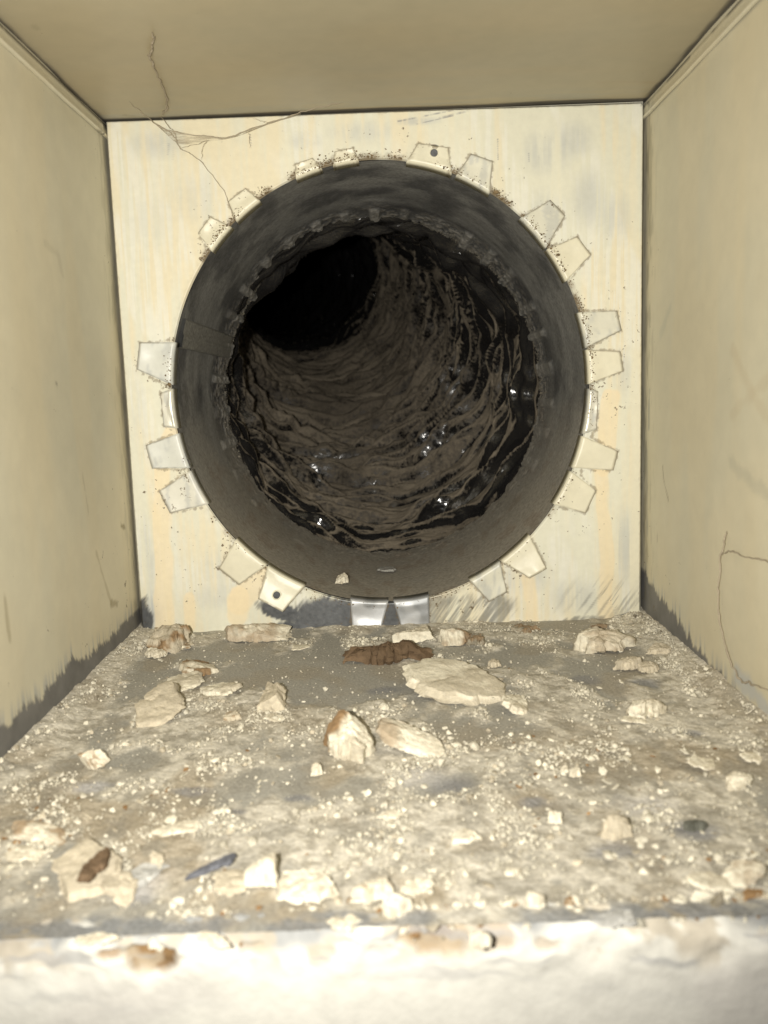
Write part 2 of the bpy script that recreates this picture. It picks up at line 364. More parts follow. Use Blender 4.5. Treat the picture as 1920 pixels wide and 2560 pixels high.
def paint_ceiling(X, Y, Z):
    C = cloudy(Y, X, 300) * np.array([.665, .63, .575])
    g = fbm(X * 40, Y * 500, o=3, s=311)
    C = mix(C, (0.36, 0.36, 0.31), .45 * ss(-.02, -.001, Y) * ss(.4, .65, g))
    for pts, w, col, k in (([on_z(a, b, ZT)[:2] for a, b in ((330,75),(322,120),(345,170),(362,230),(350,250))], .0016, (.42, .34, .2), .35),
                           ([on_z(a, b, ZT)[:2] for a, b in ((75,55),(82,62))], .0016, (.35, .3, .2), .6), ([on_z(a, b, ZT)[:2] for a, b in ((270,247),(288,250))], .0016, (.3, .25, .16), .6),
                           ([on_z(a, b, ZT)[:2] for a, b in ((1290,180),(1330,178),(1450,180))], .0014, (.42, .34, .22), .45)):
        C = line_mark(C, X, Y, pts, w, col, k, 330)
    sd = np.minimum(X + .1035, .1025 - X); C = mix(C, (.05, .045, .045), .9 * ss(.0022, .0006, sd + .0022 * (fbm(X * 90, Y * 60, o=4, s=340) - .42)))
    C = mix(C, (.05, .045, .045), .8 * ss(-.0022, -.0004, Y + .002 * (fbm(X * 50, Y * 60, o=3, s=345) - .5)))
    return C, 0.48 + .2 * (fbm(X * 30, Y * 30, s=320) - .5), np.zeros_like(X), np.full_like(X, -.03)
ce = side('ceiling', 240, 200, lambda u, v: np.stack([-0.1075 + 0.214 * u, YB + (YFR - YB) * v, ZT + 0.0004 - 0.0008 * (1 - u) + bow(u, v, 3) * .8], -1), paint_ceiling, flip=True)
tag(ce, 'tan painted top of the duct')

# bent edge of the top sheet, folded down over each side
def flange(x0, sgn, parent, seed):
    n = 260; ys = np.linspace(0.004, YFR, n)
    h = 0.0062 + (fbm(ys * 40, ys * 0, o=3, s=seed) - .5) * 0.0009
    prof = []
    for i, y in enumerate(ys):
        zt = ZT - 0.0009; zb = ZT - h[i]; w = 0.0009
        prof.append([(x0, y, zt), (x0 - sgn * w * .7, y, zt - .0006), (x0 - sgn * w, y, zt - .0022), (x0 - sgn * w, y, zb + .0011), (x0 - sgn * w * 1.5, y, zb + .0004), (x0 - sgn * w * 1.2, y, zb - .0001), (x0, y, zb)])
    P = np.array(prof); me = mesh_np('folded_flange', P, quads(n, 7)); 
    if sgn > 0: me.flip_normals()
    Yv, Zv = P[..., 1], P[..., 2]
    C = cloudy(Yv, Zv, seed)
    g = fbm(Yv * 90, Zv * 300, o=3, s=seed + 3)
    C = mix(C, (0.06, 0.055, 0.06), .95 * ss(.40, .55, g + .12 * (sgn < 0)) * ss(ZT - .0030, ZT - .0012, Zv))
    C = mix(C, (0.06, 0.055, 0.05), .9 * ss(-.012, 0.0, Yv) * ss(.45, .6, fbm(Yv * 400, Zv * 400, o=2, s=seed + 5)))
    attr(me, 'Col', C); attr(me, 'Rough', np.full(C.shape[:2], .4)); attr(me, 'Metal', np.zeros(C.shape[:2])); attr(me, 'Speck', np.full(C.shape[:2], -.02))
    return link('folded_flange', me, M_WALL, parent)
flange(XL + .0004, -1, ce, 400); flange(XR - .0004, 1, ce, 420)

# ------------------------------------------------------------------ floor and its powder
def fblob(X, Y, cx, cy, rx, ry):
    c = flo(cx, cy); ex = flo(cx + rx, cy); a = abs(ex[0] - c[0])
    n1 = flo(cx, cy - ry); n2 = flo(cx, cy + ry); b = abs(n1[1] - n2[1]) / 2
    return np.hypot((X - c[0]) / a, (Y - c[1]) / b)
CLEAN = ((720,1470,150,60),(650,1440,170,40),(560,1640,150,60),(600,1700,200,50),(830,1490,60,20),(480,1410,120,18),(300,1640,80,30),(760,1700,80,40),(1120,1420,60,22),(950,1700,90,40),(1090,1590,110,35))
POWD = ((200,1520,60,60),(240,1450,40,40),(120,1620,60,60),(310,1400,60,30),(1380,1370,70,40),(1430,1450,60,60),(960,1380,140,14),(800,1395,80,18),(1210,1495,120,40),(1100,1370,120,10),(400,1385,80,10),
        (540,1520,130,45),(480,1660,150,60),(420,1600,140,30),(650,1560,60,30),(900,1650,120,30),(1300,1560,160,60),(1150,1620,140,50),(1450,1620,120,60),(1200,1750,250,80),(900,1820,250,80),(400,1830,250,100),(150,1750,160,80),(1500,1800,150,80))
def floor_fields(X, Y):
    n1 = fbm(X * 45, Y * 30, o=5, s=500); n2 = fbm(X * 160, Y * 110, o=4, s=510); n3 = fbm(X * 600, Y * 500, o=3, s=520)
    p = np.full(X.shape, 0.32) + 0.30 * ss(-.05, -.12, Y)
    for b in POWD: p = p + 0.42 * ss(1.25, .2, fblob(X, Y, *b))
    for b in CLEAN: p = p - 0.50 * ss(1.2, .4, fblob(X, Y, *b))
    bank = np.maximum(ss(0.014, 0.0, X - XL + (n2 - .5) * .014), ss(0.016, 0.0, XR - X + (n2 - .5) * .018))
    p = p + 0.5 * bank
    pw = ss(.40, .78, p * 0.72 + (n1 - .5) * .8 + (n2 - .5) * .7 + .22)
    return pw, bank, n1, n2, n3, p
n, m_ = 450, 470
u, v = np.meshgrid(np.linspace(0, 1, n), np.linspace(0, 1, m_), indexing='ij')
X = -0.1065 + 0.212 * u; Y = 0.006 + (-0.2045 - 0.006) * v
pw, bank, n1, n2, n3, p_ = floor_fields(X, Y)
fr = 1 - .7 * ss(-.06, -.14, Y)
Zf = ZF + 0.0005 * pw * (0.4 + n3) * fr + 0.0022 * bank * (.5 + n2) + 0.0004 * (n1 - .5) + .0005 * pw * n2 * fr + .0007 * pw * (fbm(X * 420, Y * 330, o=4, s=548, g=.6) - .5) 
clean = np.array([0.385, 0.37, 0.325]); dust = np.array([0.53, 0.495, 0.415]); powder = np.array([0.67, 0.625, 0.525])
C = np.broadcast_to(clean, X.shape + (3,)).copy()
C = mix(C, dust, ss(.3, .6, pw * .5 + n1 * .6)); C = mix(C, powder, pw * ss(.30, .62, n3 * .6 + n2 * .4) * .9)
cr = fbm(X * 420, Y * 330, o=4, s=548, g=.6)                # caked crust, light lumps and darker pits
C = mix(C, (0.69, 0.645, 0.545), .75 * ss(.52, .64, cr) * ss(.25, .7, pw) )
C = mix(C, (0.36, 0.325, 0.255), .65 * ss(.46, .36, cr) * ss(.2, .6, pw))
C = mix(C, (0.66, 0.61, 0.50), bank * .6)
C = mix(C, (0.36, 0.295, 0.20), (.35 + .3 * ss(-.1, -.15, Y)) * ss(.50, .66, fbm(X * 60, Y * 50, o=4, s=540)))
C = mix(C, (0.30, 0.28, 0.235), .5 * ss(-.08, -.14, Y) * ss(.50, .60, fbm(X * 190, Y * 150, o=4, s=545)))
for b in ((480,1660,30,10),(420,1710,40,10),(510,1755,35,9),(200,1700,50,10),(970,1700,50,22),(1150,1735,35,16),(1380,1475,50,12),(1490,1585,40,10),(1500,1800,70,25),(640,1725,40,8),(1260,1470,40,12),(830,1490,50,10),(1330,1840,60,20),(290,1935,60,25)):
    C = mix(C, (0.22, 0.225, 0.245), .6 * ss(1.2, .4, fblob(X, Y, *b) + (n2 - .5) * 1.4))
for b in ((180,1700,60,16),(900,1680,90,25),(1420,1740,90,26),(300,1910,80,40)):
    C = mix(C, (0.66, 0.64, 0.62), .45 * ss(1.2, .3, fblob(X, Y, *b) + (n2 - .5) * 1.2))
# bare sheet showing along the worn front edge
fe = ss(-0.1965, -0.2005, Y + .0015 + (n2 - .5) * 0.007) * (.35 + .65 * ss(.38, .55, fbm(X * 70, Y * 20, o=4, s=560)))
C = mix(C, (0.23, 0.24, 0.25), fe * .8 * ss(.30, .5, fbm(X * 240, Y * 200, o=3, s=561)))
me = mesh_np('floor', np.stack([X, Y, Zf], -1), quads(n, m_)); me.flip_normals()
attr(me, 'Col', C); attr(me, 'Rough', .6 + .35 * pw)
floor = link('floor', me, M_FLOOR); tag(floor, 'dusty grey duct floor strewn with white powder', kind='structure')

# ------------------------------------------------------------------ plaster face below the opening
nx, ny = 420, 150
u, v = np.meshgrid(np.linspace(0, 1, nx), np.linspace(0, 1, ny), indexing='ij')
X = -0.15 + 0.30 * u; sl = v * 0.085
edge = fbm(X * 60, X * 0 + 3, o=4, s=600)
zt = ZF - 0.0012 + (edge - .5) * 0.0045 + (fbm(X * 320, X * 0, o=3, s=601) - .5) * .0022
R0 = 0.004
ang = np.clip(sl / R0, 0, np.pi / 2)
Yw = -0.2000 - R0 * np.sin(ang); Zw = zt - R0 * (1 - np.cos(ang)) - np.clip(sl - R0 * np.pi / 2, 0, None)
nn = fbm(X * 110, sl * 110, o=4, s=610); lum = fbm(X * 30, sl * 40, o=3, s=611)
Yw -= (nn - .5) * 0.0045 * ss(.02, .002, sl) + (lum - .5) * .0010
C = np.broadcast_to(np.array([0.70, 0.68, 0.61]), X.shape + (3,)).copy()
C = mix(C, (0.62, 0.595, 0.54), ss(.4, .6, lum))
C = mix(C, (0.80, 0.775, 0.69), ss(.013, .004, sl + (nn - .5) * .006))
rec = np.zeros_like(X)
for cx, cy, w, h, k in ((325,2072,52,22,1),(235,2062,26,11,.8),(885,2012,22,28,1),(970,2022,44,32,.95),(1070,2020,36,30,.6),(1190,2040,26,10,.5),(540,2050,20,10,.5)):
    c = on_y(cx, cy, -0.2035); a = w / 10.5 / 1000; b = h / 10.5 / 1000
    zc = c[2]
    d = (abs((X - c[0]) / a) ** 5 + abs((Zw - zc) / b) ** 5) ** .2 + (nn - .5) * 1.6 + (fbm(X * 400, sl * 400, o=3, s=615) - .5) * 1.0
    q = k * ss(1.15, .8, d); rec = np.maximum(rec, q)
br = np.array([0.24, 0.15, 0.07]) * (0.6 + .9 * fbm(X * 60, sl * 500, o=3, s=620))[..., None]
C = C * (1 - rec[..., None]) + br * rec[..., None]
Yw += rec * 0.0016
gm = ss(.0060, .002, sl + (nn - .5) * .009) * ss(.38, .5, fbm(X * 45, sl * 30, o=3, s=630)) * (1 - rec)
C = mix(C, (0.24, 0.25, 0.26), gm * .8)
C = mix(C, (0.50, 0.43, 0.32), .7 * ss(.011, .004, sl + (nn - .5) * .01) * ss(.52, .62, fbm(X * 200, sl * 260, o=4, s=645)))
C = mix(C, (0.36, 0.36, 0.36), .6 * ss(.60, .66, fbm(X * 60, sl * 420, o=3, s=640)) * ss(.02, .006, sl))
me = mesh_np('wall_front', np.stack([X, Yw, Zw], -1), quads(nx, ny)); me.flip_normals()
attr(me, 'Col', C)
wf = link('wall_front', me, M_FRONT); tag(wf, 'chipped white plaster edge of the wall below the duct opening', kind='structure')

# ------------------------------------------------------------------ collar
collar = empty('round_collar', (0, 0, 0))
tag(collar, 'dusty round steel collar with bent mounting tabs around its rim', 'duct collar')
NT, NY = 800, 180; LEN = 0.112
th, v = np.meshgrid(np.linspace(0, 2 * np.pi, NT, endpoint=False), np.linspace(0, 1, NY), indexing='ij')
cs, sn = np.cos(th), np.sin(th)
endw = 0.0062 * (fbm(cs * 16, sn * 16, o=5, s=700, g=.62) - .5) * 2 + .0022 * (fbm(cs * 4, sn * 4, o=2, s=701) - .5)
Ys = -0.0002 + (LEN + endw + (.011 * ss(-.2, 1, sn) - .004 * cs) + .0002) * v
d = 0.0009 * (fbm(cs * 3, sn * 3, Ys * 20, o=3, s=702) - .5)
NCR = 34
ph = (th * NCR / (2 * np.pi) + .25 * (fbm(cs * 5, sn * 5, s=703) - .5) * 2) % 1.0
crk = ss(.20, .11, abs(ph - .5)) * ss(0.040, 0.034, LEN + (.011 * ss(-.2, 1, sn) - .004 * cs) - Ys) * (0.35 + .75 * ss(.35, .55, fbm(cs * 3.1, sn * 3.1, o=2, s=704)))
crk = crk * (1 - .8 * ss(-.45, -.75, sn))
cid = np.floor(th * NCR / (2 * np.pi) + .25 * (fbm(cs * 5, sn * 5, s=703) - .5) * 2); crk = crk * (.3 + .7 * vn(cid * 3.7, cid * 1.3, s=705))
d = d - 0.0020 * crk
dustn = fbm(cs * 40, sn * 40, Ys * 450, o=4, s=706); dl = fbm(cs * 5, sn * 5, Ys * 30, o=3, s=707)
low = ss(0.15, -0.75, sn + (dl - .5) * .5)
fuzz = ss(0.070, 0.100, Ys + (dl - .5) * .03)
d = d - 0.0008 * fuzz * ss(.45, .7, dustn) * (1 - .6 * low) - .0004 * low * (dl)
rx = ERX * KS + d; rz = ERZ * KS + d
P = np.stack([EC[0] + rx * cs, Ys, EC[1] + rz * sn], -1)
me = mesh_np('sleeve', P, quads(NT, NY, True))
smear = fbm(cs * 6 + Ys * 14, sn * 6, Ys * 60, o=5, s=708); smear2 = fbm(cs * 4, sn * 4, Ys * 160, o=4, s=709)
zin = np.array([0.37, 0.37, 0.355]); 
C = np.broadcast_to(zin, th.shape + (3,)) * (0.55 + .75 * smear2)[..., None]
C = mix(C, (0.10, 0.102, 0.108), .75 * ss(.40, .72, smear) * (1 - low))
C = mix(C, (0.40, 0.365, 0.30), .85 * low * ss(.15, .45, dustn * .3 + dl * .5 + .15))
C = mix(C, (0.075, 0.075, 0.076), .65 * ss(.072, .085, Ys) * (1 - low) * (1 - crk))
C = mix(C, (0.33, 0.30, 0.245), .6 * fuzz * ss(.50, .62, dustn) * (1 - .3 * low))
C = mix(C, (0.36, 0.345, 0.31), .8 * crk * ss(.0, .007, LEN + (.011 * ss(-.2, 1, sn) - .004 * cs) - Ys))
C = mix(C, (0.24, 0.16, 0.10), .25 * low * ss(.55, .7, fbm(cs * 12, sn * 12, Ys * 60, s=712)))
attr(me, 'Col', C); attr(me, 'Rough', np.clip(.55 + .35 * low + .3 * fuzz, 0, 1)); attr(me, 'Metal', np.clip(.35 * (1 - low) * (1 - fuzz), 0, 1))
sl_o = link('sleeve', me, M_SLEEVE, collar)
# overlapped seam of the sleeve
a0, a1 = math.radians(159.5), math.radians(167.5)
n1_, n2_ = 24, 80
u, v = np.meshgrid(np.linspace(0, 1, n1_), np.linspace(0, 1, n2_), indexing='ij')
a = a0 + (a1 - a0) * u; Ys = 0.0015 + v * (LEN - .006)
h = 0.0021 * ss(0, .04, u) * ss(1, .96, u) + .0006 * ss(.5, .56, u) + .0003 * (fbm(u * 8, v * 20, s=720) - .5)
P = np.stack([EC[0] + (ERX * KS - h + .0002) * np.cos(a), Ys, EC[1] + (ERZ * KS - h + .0002) * np.sin(a)], -1)
me = mesh_np('seam_strip', P, quads(n1_, n2_))
C = np.broadcast_to(np.array([.30, .295, .27]), u.shape + (3,)) * (.6 + .8 * fbm(u * 20, v * 60, o=4, s=721))[..., None]
C = mix(C, (.35, .31, .24), .5 * ss(.5, .7, fbm(u * 40, v * 200, o=3, s=722)) * ss(.5, 1, v))
attr(me, 'Col', C); attr(me, 'Rough', np.full(u.shape, .6)); attr(me, 'Metal', np.full(u.shape, .25))
link('seam_strip', me, M_SLEEVE, collar)

# mounting tabs
LOOK = {'paint': (CREAM * .5 + PALE * .5, 0, .36), 'thin': (np.array([0.71, .69, .57]), 0, .36), 'blue': (np.array([.67, .675, .61]), 0, .36), 'white': (np.array([.75, .73, .63]), 0, .36),
        'hole': (CREAM * .4 + PALE * .6, 0, .36), 'bare': (np.array([.36, .37, .375]), .45, .5), 'edge': (np.array([.66, .64, .54]), .1, .3)}
def tab(i, q, lift, look):
    base0, out0, out1, base1 = q
    def snap(p, k):
        t = math.atan2((p[1] - EC[1]) / ERZ, (p[0] - EC[0]) / ERX); return ell(np.array(t), k), t
    (b0, t0), (b1, t1) = snap(base0, KS), snap(base1, KS)
    if t1 - t0 > math.pi: t1 -= 2 * math.pi
    if t0 - t1 > math.pi: t1 += 2 * math.pi
    nu, nb, nf = 17, 7, 12
    us = np.linspace(0, 1, nu); lift *= .001 if lift > 2 else .00055
    base = ell(t0 + (t1 - t0) * us, KS - .002); outer = out0[None] * (1 - us[:, None]) + out1[None] * us[:, None]
    rr = 0.0013; V = []
    for j in range(nu):
        dv = outer[j] - base[j]; Lh = np.hypot(*dv); dv = dv / Lh
        col = [(base[j][0], 0.006, base[j][1])]
        for k in range(nb):
            a = k / (nb - 1) * math.pi / 2
            off = rr * (1 - math.cos(a)); y = rr - .0007 - rr * math.sin(a)
            col.append((base[j][0] + dv[0] * off, y, base[j][1] + dv[1] * off))
        for k in range(1, nf + 1):
            t = k / nf; s_ = rr + (Lh - rr) * t
            y = -.0007 + .0003 * ss(0, .5, np.array(t)) - lift * t ** 1.5 + (.0016 if look == 'bare' else .0006) * (vn(np.array(us[j] * 2.3 + i * 7), np.array(t * 2.0), s=i) - .5)
            col.append((base[j][0] + dv[0] * s_, float(y), base[j][1] + dv[1] * s_))
        V.append(col)
    P = np.array(V); Fq = quads(nu, nb + nf + 1)
    me = mesh_np('tab', P, Fq)
    c, mt, rg = LOOK[look]
    Xp, Zp = P[..., 0], P[..., 2]
    C = np.broadcast_to(c, P.shape).copy() * (.92 + .16 * fbm(Xp * 130, Zp * 60, o=3, s=800 + i))[..., None]
    if look in ('thin', 'blue', 'white', 'edge'): C = mix(C, GREY * 1.1, .4 * ss(.5, .66, fbm(Xp * 500, Zp * 160, o=3, s=830 + i)))
    if look == 'bare': C = mix(C, (.62, .63, .64), .8 * ss(.45, .6, fbm(Xp * 120, Zp * 120, o=2, s=850 + i)))
    if look == 'hole':
        h = HOLES[i]; dd = np.hypot(Xp - h[0], Zp - h[1])
    edge_d = np.minimum.reduce([segdist(np.stack([Xp, Zp], -1), q[a_], q[a_ + 1]) for a_ in range(3)])
    gr = fbm(Xp * 900, Zp * 900, o=2, s=870)
    C = mix(C, BROWN, .6 * ss(.0007, .0001, edge_d + (gr - .4) * .001) * (look != 'bare'))
    sp = np.full(P.shape[:2], .03 if Zp.mean() < .05 else .10) + .08 * (look == 'white')
    if look == 'bare': sp[:] = -.05
    attr(me, 'Col', C); attr(me, 'Rough', np.full(P.shape[:2], rg)); attr(me, 'Metal', np.full(P.shape[:2], mt)); attr(me, 'Speck', sp)
    if look == 'hole':                                  # a drilled screw hole with a raised burr
        bm = bmesh.new(); bm.from_mesh(me)
        bmesh.ops.subdivide_edges(bm, edges=[e for e in bm.edges if np.hypot((e.verts[0].co.x + e.verts[1].co.x) / 2 - h[0], (e.verts[0].co.z + e.verts[1].co.z) / 2 - h[1]) < .0045], cuts=3, use_grid_fill=True)
        rad = 0.00155
        bmesh.ops.delete(bm, geom=[f for f in bm.faces if np.hypot(f.calc_center_median().x - h[0], f.calc_center_median().z - h[1]) < rad], context='FACES')
        for vv in bm.verts:
            dx, dz = vv.co.x - h[0], vv.co.z - h[1]; dd = math.hypot(dx, dz)
            if vv.is_boundary and dd < .0030:
                vv.co.x = h[0] + dx / dd * rad; vv.co.z = h[1] + dz / dd * rad; vv.co.y -= .0004
        bm.to_mesh(me); bm.free()
    o = link('tab', me, M_PAINT, collar)
    md = o.modifiers.new('thickness', 'SOLIDIFY'); md.thickness = 0.0004; md.offset = 0
    return o
for i, (q, lift, look) in enumerate(TABQ): tab(i, q, lift, look)

# ------------------------------------------------------------------ flexible duct behind the collar
PTS = np.array([(0, .085, 0), (0, .115, 0), (-.011, .18, .013), (-.030, .30, .043), (-.052, .45, .085), (-.080, .60, .126), (-.125, .80, .152), (-.205, 1.10, .165), (-.32, 1.50, .15), (-.48, 1.9, .10)], float)
def spline(P, n):
    P = np.vstack([2 * P[0] - P[1], P, 2 * P[-1] - P[-2]]); out = []
    for i in range(1, len(P) - 2):
        for t in np.linspace(0, 1, n, endpoint=False):
            a, b, c, d_ = P[i - 1:i + 3]
            out.append(.5 * (2 * b + (c - a) * t + (2 * a - 5 * b + 4 * c - d_) * t * t + (3 * b - a - 3 * c + d_) * t ** 3))
    out.append(P[-2]); return np.array(out)
CL = spline(PTS, 200); sg = np.concatenate([[0], np.cumsum(np.linalg.norm(np.diff(CL, axis=0), axis=1))])
NS, NTH = 900, 440
sv = (np.linspace(0, 1, NS) ** 1.9) * sg[-1]
CP = np.stack([np.interp(sv, sg, CL[:, k]) for k in range(3)], -1)
T = np.gradient(CP, axis=0); T /= np.linalg.norm(T, axis=1)[:, None]
U0 = np.cross(T, [0, 0, 1.0]); U0 /= np.linalg.norm(U0, axis=1)[:, None]; W0 = np.cross(U0, T)
th = np.linspace(0, 2 * np.pi, NTH, endpoint=False)
SS, TH = np.meshgrid(sv, th, indexing='ij'); cs, sn = np.cos(TH), np.sin(TH)
sk = SS + 0.018 * sn * ss(0, .1, SS) + .012 * cs              # folds lie a little askew
wx = sk + 0.030 * (fbm(cs * 1.5, sn * 1.5, SS * 11, o=2, s=900) - .5) + .012 * (fbm(cs * 4, sn * 4, SS * 40, o=2, s=901) - .5)
def ridged(a, b, c, o, s): return 1 - abs(2 * fbm(a, b, c, o=o, s=s) - 1)
# the film is gathered on its wire coil into uneven pleats: round inwards, sharp creases between
amp = fbm(cs * 1.3, sn * 1.3, wx * 40, o=2, s=911); amp2 = fbm(cs * 1.7 + 4, sn * 1.7, wx * 44, o=2, s=912)
pl1 = abs(np.sin(np.pi * (wx / 0.0122 + TH / (2 * np.pi)))) ** .9
pl2 = abs(np.sin(np.pi * (wx * 1.25 / 0.0115 - 1.5 * cs + .8 * sn + 2.2 * (fbm(cs * 2, sn * 2, SS * 25, o=2, s=913) - .5))))
r3 = ridged(cs * 2.0, sn * 2.0, wx * 150, 3, 930); r4 = fbm(cs * 2.6, sn * 2.6, wx * 120, o=3, s=935)
grow = ss(0.030, 0.075, SS); st0 = ss(.026, .045, SS)
RAD = 0.0885 + 0.0015 * grow
disp = -(.0036 + .0095 * ss(.30, .66, amp)) * pl1 * (.45 + .55 * grow) - .0060 * ss(.38, .62, amp2) * pl2 * (.4 + .6 * grow) - .0034 * r3 ** 4 - .0075 * (r4 - .5) + .0015 * grow
RR = RAD + disp * st0
RR = np.where(SS < .022, np.maximum(RR, .0865), RR)          # slipped over the sleeve
P = CP[:, None, :] + U0[:, None, :] * (RR * cs)[..., None] + W0[:, None, :] * (RR * sn)[..., None] * 1.03
me = mesh_np('flexible_duct', P.transpose(1, 0, 2), quads(NTH, NS, True)); 
NV = normals(me).reshape(NTH, NS, 3).transpose(1, 0, 2)
cen = CP[:, None, :] - P
if (NV * cen).sum(-1).mean() < 0: me.flip_normals(); NV = -NV
upn = NV[..., 2]; dn = fbm(cs * 1.5, sn * 1.5, wx * 100, o=4, s=940); df = fbm(cs * 60, sn * 60, SS * 700, o=3, s=941)
back = -(NV * T[:, None, :]).sum(-1)                          # faces turned to the open end stay cleaner
slope = -np.gradient(RR, sv, axis=0)                           # positive on the side of a fold that faces the opening
slope = slope * .5 + .25 * (np.roll(slope, 1, 0) + np.roll(slope, -1, 0))
crease_shade = ss(.0015, .007, RR - (RAD - .006))                         # creases kept dark in colour, painting in their shade
dm = .26 * upn + .32 * (dn - .5) * 2 - .80 * ss(.2, 1.1, slope) - .62 * crease_shade + .22 * ss(.10, .35, SS) + .16 * ss(.3, -.7, sn) + .60 - 1.3 * ss(.48, .62, SS)  # far stretch loses its dust colour to paint in the dark of the depth
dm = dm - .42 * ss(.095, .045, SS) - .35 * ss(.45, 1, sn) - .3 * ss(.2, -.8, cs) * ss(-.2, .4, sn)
attr(me, 'DustShade', dm.T); attr(me, 'Tone', (.45 + 1.1 * fbm(cs * 2, sn * 2, wx * 80, o=4, s=943)).T)  # dust cover, with shade of creases and depth worked into it
fa = me.attributes.new('Fold', 'FLOAT_VECTOR', 'POINT'); fa.data.foreach_set('vector', np.stack([cs * .0125, sn * .0125, wx], -1).transpose(1, 0, 2).astype(np.float32).ravel())
M_LINER = bpy.data.materials.new('dusty_black_plastic_film'); t_, N, L, B = nt(M_LINER)
tc = N.new('ShaderNodeTexCoord'); da = N.new('ShaderNodeAttribute'); da.attribute_name = 'DustShade'; to = N.new('ShaderNodeAttribute'); to.attribute_name = 'Tone'
n1 = N.new('ShaderNodeTexNoise'); n1.inputs['Scale'].default_value = 420; n1.inputs['Detail'].default_value = 6; n1.inputs['Roughness'].default_value = .7; L.new(tc.outputs['Object'], n1.inputs['Vector'])
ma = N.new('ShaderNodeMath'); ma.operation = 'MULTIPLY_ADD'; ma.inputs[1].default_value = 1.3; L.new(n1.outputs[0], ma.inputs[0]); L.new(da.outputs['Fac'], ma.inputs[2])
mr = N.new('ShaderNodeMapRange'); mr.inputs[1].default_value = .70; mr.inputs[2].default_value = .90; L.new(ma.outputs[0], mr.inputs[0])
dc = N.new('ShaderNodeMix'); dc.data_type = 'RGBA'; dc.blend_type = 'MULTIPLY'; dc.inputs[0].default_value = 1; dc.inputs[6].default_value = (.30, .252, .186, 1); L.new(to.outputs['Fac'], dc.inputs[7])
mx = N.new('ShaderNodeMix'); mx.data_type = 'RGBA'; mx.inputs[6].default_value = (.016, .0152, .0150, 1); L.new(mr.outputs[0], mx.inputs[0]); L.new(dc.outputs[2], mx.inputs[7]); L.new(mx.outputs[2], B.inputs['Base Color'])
rg = N.new('ShaderNodeMapRange'); rg.inputs[3].default_value = .13; rg.inputs[4].default_value = .95; rg.inputs[2].default_value = .6; L.new(mr.outputs[0], rg.inputs[0]); L.new(rg.outputs[0], B.inputs['Roughness'])
n2 = N.new('ShaderNodeTexNoise'); fo = N.new('ShaderNodeAttribute'); fo.attribute_name = 'Fold'
n2.inputs['Scale'].default_value = 380; n2.inputs['Detail'].default_value = 4; L.new(fo.outputs['Vector'], n2.inputs['Vector'])
mb = N.new('ShaderNodeMath'); mb.operation = 'MULTIPLY_ADD'; mb.inputs[1].default_value = .7; L.new(n2.outputs[0], mb.inputs[0]); L.new(ma.outputs[0], mb.inputs[2]); L.new(mb.outputs[0], mr.inputs[0]); mr.inputs[1].default_value = .84; mr.inputs[2].default_value = 1.31
b1_ = N.new('ShaderNodeBump'); b1_.inputs['Distance'].default_value = .0011; L.new(n2.outputs[0], b1_.inputs['Height'])
b2_ = N.new('ShaderNodeBump'); b2_.inputs['Distance'].default_value = .0009; L.new(n1.outputs[0], b2_.inputs['Height']); L.new(b1_.outputs[0], b2_.inputs['Normal']); L.new(mr.outputs[0], b2_.inputs['Strength']); L.new(b2_.outputs[0], B.inputs['Normal'])
B.inputs['Specular IOR Level'].default_value = .55
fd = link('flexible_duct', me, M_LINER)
tag(fd, 'crumpled black plastic flexible duct coated in brown dust behind the collar', 'flexible duct')

